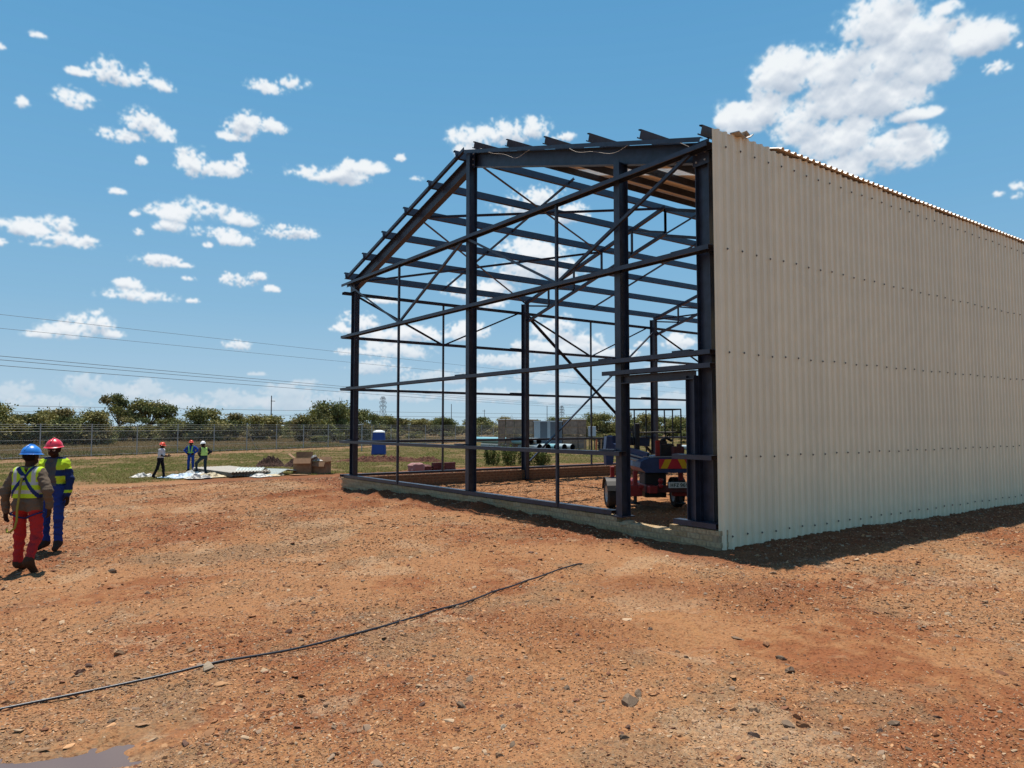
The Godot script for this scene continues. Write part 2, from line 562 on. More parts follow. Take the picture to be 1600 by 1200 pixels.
func scatter(called: String, label: String, category: String, me: Mesh, m: Material, xf: Array, cols: PackedColorArray) -> void:
	var mm := MultiMesh.new()
	mm.transform_format = MultiMesh.TRANSFORM_3D
	mm.use_colors = true
	mm.mesh = me
	mm.instance_count = xf.size()
	var buf := PackedFloat32Array()
	buf.resize(xf.size() * 16)
	for i in xf.size():
		var t: Transform3D = xf[i]
		var c := cols[i]
		var k := i * 16
		buf[k] = t.basis.x.x; buf[k + 1] = t.basis.y.x; buf[k + 2] = t.basis.z.x; buf[k + 3] = t.origin.x
		buf[k + 4] = t.basis.x.y; buf[k + 5] = t.basis.y.y; buf[k + 6] = t.basis.z.y; buf[k + 7] = t.origin.y
		buf[k + 8] = t.basis.x.z; buf[k + 9] = t.basis.y.z; buf[k + 10] = t.basis.z.z; buf[k + 11] = t.origin.z
		buf[k + 12] = c.r; buf[k + 13] = c.g; buf[k + 14] = c.b; buf[k + 15] = 1.0
	mm.buffer = buf
	var o := MultiMeshInstance3D.new()
	o.multimesh = mm
	o.material_override = m
	o.name = named(called)
	add_child(o)
	tag(o, label, category, "", "stuff")

func stone_color(r: RandomNumberGenerator, x: float, z: float) -> Color:
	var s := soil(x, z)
	var k := r.randf()
	var c := s
	if k < 0.50:
		c = s * r.randf_range(0.75, 1.2)
	elif k < 0.66:
		c = Color(0.36, 0.195, 0.095) * r.randf_range(0.8, 1.35)
	elif k < 0.80:
		c = Color(0.165, 0.072, 0.040) * r.randf_range(0.6, 1.3)
	elif k < 0.92:
		c = Color(0.235, 0.158, 0.105) * r.randf_range(0.7, 1.25)
	else:
		c = Color(0.42, 0.29, 0.18) * r.randf_range(0.8, 1.1)
	return Color(c.r, c.g, c.b)

func build_gravel() -> void:
	var r := RandomNumberGenerator.new()
	r.seed = 77
	var m := StandardMaterial3D.new()
	m.vertex_color_use_as_albedo = true
	m.roughness = 0.9
	m.metallic_specular = 0.3
	var head := atan2(FWD.y, FWD.x)
	var kinds := [rock_mesh(3, 0.55), rock_mesh(8, 0.4), rock_mesh(14, 0.7)]
	var sets := [[], [], []]
	var cols := [PackedColorArray(), PackedColorArray(), PackedColorArray()]
	for i in 640000:
		var d := 2.2 * pow(16.0, pow(r.randf(), 0.9))
		var an := head + deg_to_rad(r.randf_range(-50.0, 50.0))
		var x := EYE.x + d * cos(an)
		var z := EYE.z + d * sin(an)
		if grassy(x, z) > 0.5 or (x > -0.14 and x < 0.12 and z > -13.1 and z < 0.3):
			continue
		if z < -21.0 and z > -31.0 and r.randf() < 0.65:
			continue
		var dens := patch.get_noise_2d(x * 1.1 - 55.0, z * 1.1) + 0.6 * rough.get_noise_2d(x * 0.3 + 300.0, z * 0.3)
		if dens < r.randf_range(-0.75, 0.35):
			continue
		var s := (0.0050 + 0.0010 * d) * exp(r.randfn(0.0, 0.42))
		if r.randf() < 0.012:
			s *= r.randf_range(1.8, 3.4)
		if s > 0.07:
			s = 0.07
		var k := i % 3
		var b := Basis.from_euler(Vector3(r.randf_range(-0.35, 0.35), r.randf_range(0, TAU), r.randf_range(-0.35, 0.35))).scaled_local(Vector3(s * r.randf_range(0.9, 1.9), s * r.randf_range(0.6, 1.1), s * r.randf_range(0.8, 1.5)))
		sets[k].append(Transform3D(b, Vector3(x, ground(x, z) + s * 0.10 - puddle_dip(x, z) * 0.4, z)))
		cols[k].append(stone_color(r, x, z))
	for k in 3:
		scatter("gravel", ["angular brown and tan gravel strewn over the red yard", "flat flaky gravel chips strewn over the red yard", "rounded gravel lumps strewn over the red yard"][k], "gravel", kinds[k], m, sets[k], cols[k])
	print("gravel ", sets[0].size() * 3)
	# stones large enough to pick out one by one: x, z, size, linear colour, label
	var big := [
		[-4.93, 4.21, 0.078, "dark", "fist-sized dark brown rock lying loose on the gravel yard"],
		[-3.55, 3.46, 0.082, "grey", "fist-sized greyish rock lying loose on the gravel yard"],
		[-3.72, 3.64, 0.119, "grey", "fist-sized greyish rock lying loose on the gravel yard"],
		[-4.55, 4.27, 0.089, "orange", "fist-sized orange-brown rock lying loose on the gravel yard"],
		[-4.62, 4.20, 0.104, "grey", "fist-sized greyish rock lying loose on the gravel yard"],
		[-3.52, 4.63, 0.088, "orange", "fist-sized orange-brown rock lying loose on the gravel yard"],
		[-3.85, 4.69, 0.049, "dark", "small dark brown rock lying loose on the gravel yard"],
		[-4.13, 4.57, 0.067, "grey", "small greyish rock lying loose on the gravel yard"],
		[-4.25, 4.55, 0.051, "dark", "small dark brown rock lying loose on the gravel yard"],
		[-4.70, 3.80, 0.040, "dark", "small dark brown rock lying loose on the gravel yard"],
		[-3.35, 3.19, 0.092, "orange", "fist-sized orange-brown rock lying loose on the gravel yard"],
		[-2.36, 4.16, 0.054, "tan", "small tan rock lying loose on the gravel yard"],
		[-1.72, 3.23, 0.053, "brown", "small reddish brown rock lying loose on the gravel yard"],
		[-6.19, 2.70, 0.052, "brown", "small reddish brown rock lying loose on the gravel yard"],
		[-5.97, 2.82, 0.076, "grey", "fist-sized greyish rock lying loose on the gravel yard"],
		[-5.48, 3.05, 0.061, "orange", "small orange-brown rock lying loose on the gravel yard"],
		[-5.95, 3.23, 0.056, "pale", "small pale rock lying loose on the gravel yard"],
		[-5.87, 3.10, 0.042, "dark", "small dark brown rock lying loose on the gravel yard"],
		[-6.05, 3.46, 0.053, "grey", "small greyish rock lying loose on the gravel yard"],
		[-5.13, 3.44, 0.192, "grey", "large flat greyish rock lying loose on the gravel yard"],
		[-4.99, 3.38, 0.090, "grey", "fist-sized greyish rock lying loose on the gravel yard"],
		[-5.52, 3.79, 0.057, "grey", "small greyish rock lying loose on the gravel yard"],
		[-5.46, 3.71, 0.040, "brown", "small reddish brown rock lying loose on the gravel yard"],
		[-5.38, 3.67, 0.044, "brown", "small reddish brown rock lying loose on the gravel yard"],
		[-5.71, 2.50, 0.074, "grey", "small greyish rock lying loose on the gravel yard"],
		[-6.04, 1.94, 0.050, "grey", "small greyish rock lying loose on the gravel yard"],
		[-5.54, 3.26, 0.047, "tan", "small tan rock lying loose on the gravel yard"],
		[-6.16, 3.50, 0.048, "tan", "small tan rock lying loose on the gravel yard"],
		[-6.34, 3.58, 0.036, "dark", "small dark brown rock lying loose on the gravel yard"],
		[-5.23, 2.95, 0.077, "grey", "fist-sized greyish rock lying loose on the gravel yard"],
		[-7.82, 0.62, 0.083, "brown", "fist-sized reddish brown rock lying loose on the gravel yard"],
		[-7.75, 0.49, 0.071, "brown", "small reddish brown rock lying loose on the gravel yard"],
		[-7.51, 0.26, 0.100, "tan", "fist-sized tan rock lying loose on the gravel yard"],
		[-7.37, 0.28, 0.056, "dark", "small dark brown rock lying loose on the gravel yard"],
		[-7.08, 0.62, 0.085, "tan", "fist-sized tan rock lying loose on the gravel yard"],
		[-7.15, -0.66, 0.053, "brown", "small reddish brown rock lying loose on the gravel yard"],
		[-7.40, -2.14, 0.068, "brown", "small reddish brown rock lying loose on the gravel yard"],
		[-6.98, -4.23, 0.153, "grey", "fist-sized greyish rock lying loose on the gravel yard"],
		[-8.18, -4.16, 0.086, "brown", "fist-sized reddish brown rock lying loose on the gravel yard"],
		[-6.28, 0.83, 0.063, "tan", "small tan rock lying loose on the gravel yard"],
		[-6.22, 0.90, 0.058, "tan", "small tan rock lying loose on the gravel yard"],
		[-6.27, 0.48, 0.077, "brown", "fist-sized reddish brown rock lying loose on the gravel yard"],
		[-7.10, 1.22, 0.118, "pale", "fist-sized pale rock lying loose on the gravel yard"],
		[-6.87, 1.64, 0.039, "brown", "small reddish brown rock lying loose on the gravel yard"],
		[-6.74, 2.17, 0.041, "brown", "small reddish brown rock lying loose on the gravel yard"],
		[-7.50, 2.41, 0.060, "brown", "small reddish brown rock lying loose on the gravel yard"],
		[-7.77, 1.80, 0.053, "grey", "small greyish rock lying loose on the gravel yard"],
		[-4.38, 4.78, 0.048, "grey", "small greyish rock lying loose on the gravel yard"],
		[-4.78, 4.68, 0.053, "tan", "small tan rock lying loose on the gravel yard"],
		[-3.51, 4.89, 0.034, "pale", "small pale rock lying loose on the gravel yard"],
		[-6.48, 3.44, 0.040, "tan", "small tan rock lying loose on the gravel yard"],
		[-6.66, 2.81, 0.047, "tan", "small tan rock lying loose on the gravel yard"],
		[-4.40, 2.10, 0.059, "brown", "small reddish brown rock lying loose on the gravel yard"],
		[-3.98, 2.83, 0.050, "tan", "small tan rock lying loose on the gravel yard"],
		[-2.22, -1.35, 0.080, "brown", "fist-sized reddish brown rock lying loose on the gravel yard"],
		[-4.79, -2.58, 0.076, "brown", "fist-sized reddish brown rock lying loose on the gravel yard"],
		[-0.12, -11.79, 0.174, "brown", "fist-sized reddish brown rock lying loose on the gravel yard"]
	]
	var shapes := [rock_mesh(21, 0.6), rock_mesh(25, 0.5), rock_mesh(33, 0.75)]
	var k2 := 0
	for q in big:
		var o := MeshInstance3D.new()
		o.mesh = shapes[k2 % 3]
		var col: Array = {"dark": [0.085, 0.048, 0.034], "grey": [0.22, 0.145, 0.09], "tan": [0.33, 0.19, 0.10], "orange": [0.32, 0.145, 0.06], "pale": [0.38, 0.29, 0.20], "brown": [0.15, 0.072, 0.044]}[q[3]]
		o.material_override = M["rock_" + q[3]] if M.has("rock_" + q[3]) else rock_mat(q[3], col)
		o.name = named("rock")
		add_child(o)
		o.scale = Vector3(1.25, 1.0, 1.0) * q[2]
		o.rotation = Vector3(r.randf_range(-0.2, 0.2), r.randf_range(0, TAU), r.randf_range(-0.2, 0.2))
		o.position = Vector3(q[0], ground(q[0], q[1]) + q[2] * 0.06, q[1])
		tag(o, q[4], "rock", "single rocks lying on the yard")
		k2 += 1

func rock_mat(k: String, col: Array) -> StandardMaterial3D:
	var m := mat("rock_" + k, col[0], col[1], col[2], 0.9)
	worn(m, 0.7, 1.0, 6.0, 31, 1.0)
	return m

# ---------------------------------------------------------------- the shed
func prof_i(h: float, b: float, tf := 0.012, tw := 0.010) -> PackedVector2Array:
	var x := b * 0.5
	var y := h * 0.5
	var w := tw * 0.5
	return PackedVector2Array([Vector2(-x, -y), Vector2(x, -y), Vector2(x, -y + tf), Vector2(w, -y + tf), Vector2(w, y - tf), Vector2(x, y - tf), Vector2(x, y), Vector2(-x, y), Vector2(-x, y - tf), Vector2(-w, y - tf), Vector2(-w, -y + tf), Vector2(-x, -y + tf)])

func prof_c(web: float, fl: float, lip := 0.02, t := 0.004) -> PackedVector2Array:   # web along x at the top, flanges and lips hanging
	var x := web * 0.5
	return PackedVector2Array([Vector2(-x, 0), Vector2(-x, -fl), Vector2(-x + lip, -fl), Vector2(-x + lip, -fl + t), Vector2(-x + t, -fl + t), Vector2(-x + t, -t), Vector2(x - t, -t), Vector2(x - t, -fl + t), Vector2(x - lip, -fl + t), Vector2(x - lip, -fl), Vector2(x, -fl), Vector2(x, 0)])

func prof_l(s: float, t := 0.006) -> PackedVector2Array:
	return PackedVector2Array([Vector2(0, 0), Vector2(s, 0), Vector2(s, t), Vector2(t, t), Vector2(t, s), Vector2(0, s)])

func prof_r(w: float, h: float) -> PackedVector2Array:
	return PackedVector2Array([Vector2(-w * 0.5, -h * 0.5), Vector2(w * 0.5, -h * 0.5), Vector2(w * 0.5, h * 0.5), Vector2(-w * 0.5, h * 0.5)])

func bar(called: String, prof: PackedVector2Array, p0: Vector3, p1: Vector3, up: Vector3, m: Material, parent: Node) -> MeshInstance3D:
	var g := Geo.new()
	g.sweep(prof, p0, p1, up)
	return part(g, called, m, parent)

const EAVE := 5.52
const RIDGE := 7.30
const U0 := 0.13
const U1 := 12.67

func roof_y(u: float) -> float:      # centre line of the rafters
	var s := (u - U0) if u < 6.4 else (U1 - u)
	return EAVE + s * (RIDGE - EAVE) / 6.27

func build_shed() -> void:
	var steel: StandardMaterial3D = M.steel
	var shed := thing("steel_shed", "unfinished steel portal frame shed with cream cladding on one side wall", "shed")
	var X := Vector3.RIGHT
	var Y := Vector3.UP
	var Z := Vector3.BACK
	var slope := Vector2(6.27, RIDGE - EAVE).normalized()
	# end frame and inner columns
	for b in 5:
		var v := 0.12 if b == 0 else b * BAY
		for u in [U0, U1]:
			var col := Geo.new()
			col.sweep(prof_i(0.25, 0.146), at_vu(v, -0.02 if b == 0 else -0.3, u), at_vu(v, EAVE + 0.06, u), Z)
			var c := part(col, "column", steel, shed)
			var pl := Geo.new()
			pl.box(Transform3D(Basis(), at_vu(v, -0.008 if b == 0 else -0.29, u)), Vector3(0.24, 0.016, 0.34))
			part(pl, "base_plate", steel, c)
	# end rafters
	for sgn in [0, 1]:
		var ue: float = U0 if sgn == 0 else U1
		var d := Vector3(0, 0, 0)
		var g := Geo.new()
		g.sweep(prof_i(0.30, 0.15), at_vu(0.12, roof_y(ue) - 0.01, ue), at_vu(0.12, roof_y(6.4), 6.4), Y)
		part(g, "rafter", steel, shed)
	# bolted plates where the end rafters meet the columns and each other
	for q in [[U0, EAVE - 0.02, 0.30, 0.36], [U1, EAVE - 0.02, 0.30, 0.36], [6.4, RIDGE - 0.02, 0.26, 0.40]]:
		var pl := Geo.new()
		pl.box(Transform3D(Basis(), at_vu(0.036, q[1], q[0])), Vector3(0.012, q[3], q[2]))
		var po := part(pl, "joint_plate", steel, shed)
		for k in 6:
			var bo := Geo.new()
			bo.lathe(PackedVector2Array([Vector2(0.0, 0.018), Vector2(0.016, 0.016), Vector2(0.016, 0.0)]), Transform3D(Basis(Vector3.BACK, PI / 2), at_vu(0.030, q[1] + (k / 2 - 1) * 0.12, q[0] + (k % 2 - 0.5) * 0.16)), 6)
			part(bo, "bolt", M.galv, po)
	# wind columns of the gable
	for u in [6.4, 1.815]:
		var g := Geo.new()
		g.sweep(prof_i(0.203, 0.133), at_vu(0.04, -0.02, u), at_vu(0.04, (roof_y(u) + (0.16 if u > 5.0 else -0.13)), u), X)
		var c := part(g, "column", steel, shed)
		var pl := Geo.new()
		pl.box(Transform3D(Basis(), at_vu(0.04, -0.006, u)), Vector3(0.30, 0.018, 0.22))
		part(pl, "base_plate", steel, c)
	# door jamb and lintel
	bar("door_jamb", prof_i(0.16, 0.133), at_vu(0.02, -0.02, 0.335), at_vu(0.02, 2.2, 0.335), Z, steel, shed)
	bar("lintel", prof_i(0.13, 0.13), at_vu(0.0, 2.21, 1.75), at_vu(0.0, 2.21, 0.25), Y, steel, shed)
	# gable girts
	var gc := prof_c(0.175, 0.068)
	var heights := [1.01, 2.51, 4.01, 5.51]
	for i in 4:
		var y: float = heights[i] + 0.034
		if i == 0:
			bar("girt", gc, at_vu(-0.115, y, 12.95), at_vu(-0.115, y, 1.66), Y, steel, shed)
			bar("girt", gc, at_vu(-0.115, y, 0.56), at_vu(-0.115, y, -0.16), Y, steel, shed)
		else:
			bar("girt", gc, at_vu(-0.115, y, 12.95), at_vu(-0.115, y, -0.16), Y, steel, shed)
		for u in [12.5, 6.62, 2.03, 0.42]:
			if i == 0 and u < 1.0:
				continue
			var g := Geo.new()
			g.box(Transform3D(Basis(), at_vu(-0.09, y + 0.018, u)), Vector3(0.10, 0.028, 0.34))
			part(g, "girt_splice", steel, shed)
	bar("girt", gc, at_vu(-0.115, 2.35, 2.05), at_vu(-0.115, 2.35, -0.16), Y, steel, shed)
	bar("base_rail", prof_c(0.15, 0.075), at_vu(-0.05, 0.085, 12.97), at_vu(-0.05, 0.085, 1.93), Y, steel, shed)
	bar("base_rail", prof_c(0.15, 0.075), at_vu(-0.05, 0.085, 0.62), at_vu(-0.05, 0.085, -0.16), Y, steel, shed)
	# gable sag posts and ties
	for p in [[9.50, 5.52], [3.31, 5.52]]:
		bar("sag_post", prof_r(0.05, 0.05), at_vu(-0.115, 0.02, p[0]), at_vu(-0.115, p[1], p[0]), X, steel, shed)
	for t in [[12.6, 5.46, 9.56, 4.05], [9.44, 4.05, 6.55, 5.46], [6.3, 5.46, 3.37, 4.05], [3.25, 4.05, 0.2, 5.46]]:
		bar("tie_bar", prof_l(0.05), at_vu(-0.13, t[1], t[0]), at_vu(-0.13, t[3], t[2]), X, steel, shed)
	# purlins on both slopes, bare on the far one
	for side in 2:
		var depth := 0.19 if side == 1 else 0.14
		var pc := prof_c(depth, 0.06)
		for i in 6:
			var s := i * 1.245
			var u := U1 - s * slope.x if side == 1 else U0 - 0.18 + s * slope.x * 1.005
			var nrm := Vector3(0, slope.x, (-slope.y if side == 1 else slope.y))     # away from the slope
			var down := Vector3(0, -slope.y, (-slope.x if side == 1 else slope.x))
			var y := (EAVE + (s + (0.0 if side == 1 else -0.19)) * slope.y) + 0.155 / slope.x
			var p := at_vu(0, y, u) + nrm * (depth * 0.5 if side == 1 else 0.178 - depth * 0.5)
			if side == 0:
				var cl := Geo.new()
				cl.box(Transform3D(Basis(Vector3.RIGHT, 0.0), at_vu(0.12, y, u) + nrm * 0.06), Vector3(0.12, 0.12, 0.012))
				part(cl, "purlin_cleat", steel, shed)
			bar("purlin", pc, p + X * -0.2, p + X * 25.1, -down if side == 1 else down, steel, shed)
	# barge angles under the purlin ends
	for side in 2:
		var ue: float = U0 - 0.15 if side == 0 else U1 + 0.05
		bar("barge_angle", prof_l(0.07), at_vu(-0.16, roof_y(ue) + 0.175, ue), at_vu(-0.16, roof_y(6.4) + 0.175, 6.4), X, steel, shed)
	# inner trusses
	for b in range(1, 5):
		var v := b * BAY
		var tr := Node3D.new()
		tr.name = "truss"
		shed.add_child(tr, true)
		for side in 2:
			var ue: float = U0 if side == 0 else U1
			var sg := 1.0 if side == 0 else -1.0
			bar("top_chord", prof_l(0.09, 0.01), at_vu(v, roof_y(ue) + 0.04, ue), at_vu(v, RIDGE + 0.04, 6.4), X, steel, tr)
			bar("bottom_chord", prof_l(0.08, 0.008), at_vu(v, 4.95, ue + sg * 0.12), at_vu(v, 6.62, 6.4), X, steel, tr)
			var prev := at_vu(v, EAVE - 0.05, ue + sg * 0.15)
			for i in range(1, 6):
				var q := i / 5.0
				var u := lerpf(ue, 6.4, q)
				var top := at_vu(v, roof_y(u) + 0.02, u)
				var bot := at_vu(v, lerpf(4.95, 6.62, q) + 0.03, u)
				bar("web_post", prof_l(0.05), bot, top, X, steel, tr)
				bar("web_diagonal", prof_l(0.05), prev, bot, X, steel, tr)
				prev = top
	# roof bracing and sag bars of the open slope
	for b in 4:
		var v0 := b * BAY + 0.12
		var v1 := (b + 1) * BAY
		bar("sag_bar", prof_l(0.045), at_vu((v0 + v1) * 0.5 - 0.1, roof_y(U1) + 0.22, U1), at_vu((v0 + v1) * 0.5 - 0.1, RIDGE + 0.22, 6.5), X, steel, shed)
		if b == 0 or b == 2:
			var um := 9.0
			for e in [[v0, 6.5, v1, um], [v1, 6.5, v0, um], [v0, um, v1, U1], [v1, um, v0, U1]]:
				bar("roof_brace", prof_l(0.055), at_vu(e[0], roof_y(e[1]) + 0.05, e[1]), at_vu(e[2], roof_y(e[3]) + 0.05, e[3]), Y, steel, shed)
	# far long wall: girts, posts, ties and the cross brace
	for y in [0.085, 1.04, 2.54, 4.04, 5.32]:
		var w: float = 0.175 if y > 0.1 else 0.15
		bar("girt" if y > 0.1 else "base_rail", prof_c(w, 0.068), at_vu(-0.16, y, 12.90), at_vu(25.1, y, 12.90), Y, steel, shed)
		for b in range(1, 4):
			if y > 0.1 and y < 5.0:
				var g := Geo.new()
				g.box(Transform3D(Basis(), at_vu(b * BAY - 0.25, y + 0.018, 12.88)), Vector3(0.42, 0.03, 0.10))
				part(g, "girt_splice", steel, shed)
	for b in 4:
		var vm := b * BAY + 3.2
		bar("sag_post", prof_r(0.05, 0.05), at_vu(vm, 0.02, 12.92), at_vu(vm, 5.3, 12.92), X, steel, shed)
		bar("tie_bar", prof_l(0.05), at_vu(b * BAY + 0.2, 5.3, 12.94), at_vu(vm, 4.02, 12.94), Z, steel, shed)
		bar("tie_bar", prof_l(0.05), at_vu(vm, 4.02, 12.94), at_vu((b + 1) * BAY - 0.1, 5.3, 12.94), Z, steel, shed)
	bar("cross_brace", prof_l(0.075, 0.008), at_vu(BAY + 0.1, 0.3, 12.62), at_vu(2 * BAY - 0.1, 5.1, 12.62), Z, steel, shed)
	bar("cross_brace", prof_l(0.075, 0.008), at_vu(BAY + 0.1, 5.1, 12.56), at_vu(2 * BAY - 0.1, 0.3, 12.56), Z, steel, shed)
	# clad long wall: girts behind the sheets
	for y in [0.085, 1.04, 2.54, 4.04, 5.54]:
		bar("girt", prof_c(0.17, 0.068), at_vu(-0.05, y, -0.09), at_vu(25.1, y, -0.09), Y, steel, shed)
	# box-rib sheets
	var wall := sheet_mesh(5.0 + 0.745 + 0.30)
	var clad: StandardMaterial3D = M.cream
	var n := 37
	for i in n:
		var o := put(wall, "wall_sheet", M[["cream", "cream_b", "cream_c"][(i * 7 + i / 3) % 3]], shed)
		o.position = at_vu(-0.10 + i * 0.686, -0.30, -0.186)
		o.basis = Basis(Vector3.UP, 0.004 * sin(i * 3.7)) * Basis().scaled(Vector3(1, 1.0 + 0.003 * sin(i * 2.3), 1))
	# roof sheets on the near slope; two are clear skylights
	var rl := 6.27 / slope.x + 0.16
	var roofm := sheet_mesh(rl)
	var low := sheet_mesh(1.7)
	var high := sheet_mesh(rl - 1.65)
	for i in 34:
		var sky_sheet: bool = i in [2, 9, 16, 23]
		var o := put(high if sky_sheet else roofm, "skylight_sheet" if sky_sheet else "roof_sheet", M.skylight if sky_sheet else M.roof_cream, shed, "translucent white roof sheet" if sky_sheet else "")
		var up_slope := Vector3(0, slope.y, -slope.x)
		var out := Vector3(0, slope.x, slope.y)
		var p := at_vu(1.40 + i * 0.686, EAVE + (-0.36) * slope.y + 0.155 / slope.x, U0 - 0.36 * slope.x) + out * 0.19
		o.transform = Transform3D(Basis(Vector3.RIGHT, up_slope, out), p + (up_slope * 1.65 + out * 0.006 if sky_sheet else Vector3.ZERO))
		if sky_sheet:
			put(low, "roof_sheet", M.roof_cream, shed).transform = Transform3D(Basis(Vector3.RIGHT, up_slope, out), p)
	# screw heads, in rows at the girts
	var g := Geo.new()
	for y in [-0.10, 1.01, 2.51, 4.01, 5.51]:
		for i in 74:
			var v := -0.10 + 0.0857 + i * 0.343 + 0.1715
			g.lathe(PackedVector2Array([Vector2(0.0, 0.016), Vector2(0.009, 0.014), Vector2(0.010, 0.004), Vector2(0.017, 0.003), Vector2(0.017, 0.0)]), Transform3D(Basis(Vector3.RIGHT, PI / 2), at_vu(v, y + 0.01 * sin(i * 1.7), -0.186) + Vector3(0, 0, 0.0375)), 6)
	var sc := part(g, "screw_heads", M.screw, shed)
	sc.set_meta("kind", "stuff")
	# loose bits: a bent offcut on the wall top, a thin wire along the end rafter
	var b2 := Geo.new()
	b2.tint = Color.WHITE
	var o0 := at_vu(0.36, 5.735, -0.17)
	b2.box(Transform3D(Basis(Vector3.UP, 0.3), o0 + Vector3(0.1, 0.02, 0.05)), Vector3(0.32, 0.012, 0.14))
	b2.box(Transform3D(Basis(Vector3.FORWARD, 0.5), o0 + Vector3(0.22, 0.06, 0.08)), Vector3(0.10, 0.012, 0.12))
	b2.box(Transform3D(Basis(Vector3.FORWARD, -0.7), o0 + Vector3(0.33, 0.05, 0.08)), Vector3(0.09, 0.012, 0.10))
	var off := part(b2, "metal_offcut", M.offcut, self)
	tag(off, "bent scrap of galvanised flashing left on top of the cream wall", "metal scrap")
	var wire := Geo.new()
	var pts := PackedVector3Array()
	for i in 60:
		var q := i / 59.0
		var u := lerpf(6.2, 0.3, q)
		pts.append(at_vu(-0.05 - 0.03 * sin(q * 23.0), roof_y(u) + 0.10 + 0.09 * sin(q * 15.0 + 1.0) + 0.03 * sin(q * 41.0), u))
	wire.tube(pts, 0.0032, 0.0032, 4)
	var wo := part(wire, "thin_wire", M.pale_wire, self)
	tag(wo, "thin pale wire hanging loosely along the near end rafter", "wire")

func sheet_mesh(length: float) -> ArrayMesh:
	# four box ribs per 686 mm sheet, x across, y along, z outwards
	var g := Geo.new()
	var pts := PackedVector2Array()
	for k in 4:
		var x := k * 0.1715
		pts.append_array([Vector2(x, 0.0), Vector2(x + 0.060, 0.0), Vector2(x + 0.086, 0.034), Vector2(x + 0.1275, 0.036), Vector2(x + 0.153, 0.0)])
	pts.append(Vector2(0.686, 0.0))
	pts.append(Vector2(0.700, 0.0035))
	var rows := 6
	for i in pts.size() - 1:
		var a := pts[i]
		var b := pts[i + 1]
		var nn := Vector3(-(b.y - a.y), 0, b.x - a.x).normalized()
		g.quad(Vector3(a.x, 0, a.y), Vector3(b.x, 0, b.y), Vector3(b.x, length, b.y), Vector3(a.x, length, a.y), nn)
	# the sheet's own thickness shows at its two ends
	for i in pts.size() - 1:
		var a := pts[i]
		var b := pts[i + 1]
		for y in [0.0, length]:
			g.quad(Vector3(a.x, y, a.y), Vector3(b.x, y, b.y), Vector3(b.x, y, b.y - 0.004), Vector3(a.x, y, a.y - 0.004), Vector3(0, 1 if y > 0 else -1, 0))
	for i in pts.size() - 1:
		var a := pts[i]
		var b := pts[i + 1]
		var nn := -Vector3(-(b.y - a.y), 0, b.x - a.x).normalized()
		g.quad(Vector3(a.x, 0, a.y - 0.004), Vector3(b.x, 0, b.y - 0.004), Vector3(b.x, length, b.y - 0.004), Vector3(a.x, length, a.y - 0.004), nn)
	return g.mesh()

func build_plinth() -> void:
	var w := thing("brick_plinth", "low khaki brick plinth wall under the open gable of the steel shed", "wall")
	var core := Geo.new()
	core.box(Transform3D(Basis(), at_vu(0.0, -0.245, 6.4 + 0.98)), Vector3(0.205, 0.47, 11.10))
	core.box(Transform3D(Basis(), at_vu(0.0, -0.245, 0.24)), Vector3(0.205, 0.47, 0.86))
	core.box(Transform3D(Basis(), at_vu(0.0, -0.32, 1.25)), Vector3(0.205, 0.40, 1.18))
	part(core, "mortar_core", M.mortar, w)
	var r := RandomNumberGenerator.new()
	r.seed = 12
	var kinds := []
	for i in 3:
		var g := Geo.new()
		g.box(Transform3D(), Vector3(0.222 - 0.003 * i, 0.072, 0.212), 0.006)
		kinds.append(g.mesh())
	for course in 5:
		var y := -0.042 - course * 0.0845
		var off := 0.0 if course % 2 == 0 else 0.116
		var k := 0
		while true:
			var u := -0.09 + off + k * 0.232
			k += 1
			if u > 12.95:
				break
			if course == 0 and u > 0.62 and u < 1.84:
				continue
			var o := put(kinds[r.randi() % 3], "brick", M[["brick_a", "brick_b", "brick_c"][r.randi() % 3]], w)
			o.position = at_vu(r.randf_range(-0.003, 0.003) , y + r.randf_range(-0.002, 0.002), u)
			o.rotation.y = PI / 2 + r.randf_range(-0.01, 0.01)
	# far long wall's plinth: bricks too small to pick apart
	var w2 := thing("brick_plinth", "brown brick plinth along the far open long side of the shed", "wall")
	var c2 := Geo.new()
	c2.box(Transform3D(Basis(), at_vu(12.6, -0.30, 12.8)), Vector3(25.0, 0.58, 0.205))
	part(c2, "mortar_core", M.mortar, w2)
	var g2 := Geo.new()
	for course in 7:
		for k in 107:
			var v := 0.22 + (0.0 if course % 2 == 0 else 0.116) + k * 0.232
			g2.box(Transform3D(Basis(), at_vu(v, -0.042 - course * 0.0845, 12.8 + r.randf_range(-0.003, 0.003))), Vector3(0.220, 0.072, 0.222))
	var o2 := part(g2, "bricks", M.brick_d, w2)
	o2.set_meta("kind", "stuff")
	# door sill mortar blobs
	var mb := Geo.new()
	for q in [[0.75, 0.10, 0.05], [1.0, 0.14, 0.04], [1.45, 0.12, 0.05], [1.68, 0.16, 0.07]]:
		mb.lathe(PackedVector2Array([Vector2(0.0, q[2]), Vector2(q[1] * 0.6, q[2] * 0.8), Vector2(q[1], 0.0)]), Transform3D(Basis(), at_vu(0.02, -0.122, q[0])), 9)
	part(mb, "mortar_droppings", M.mortar, w)

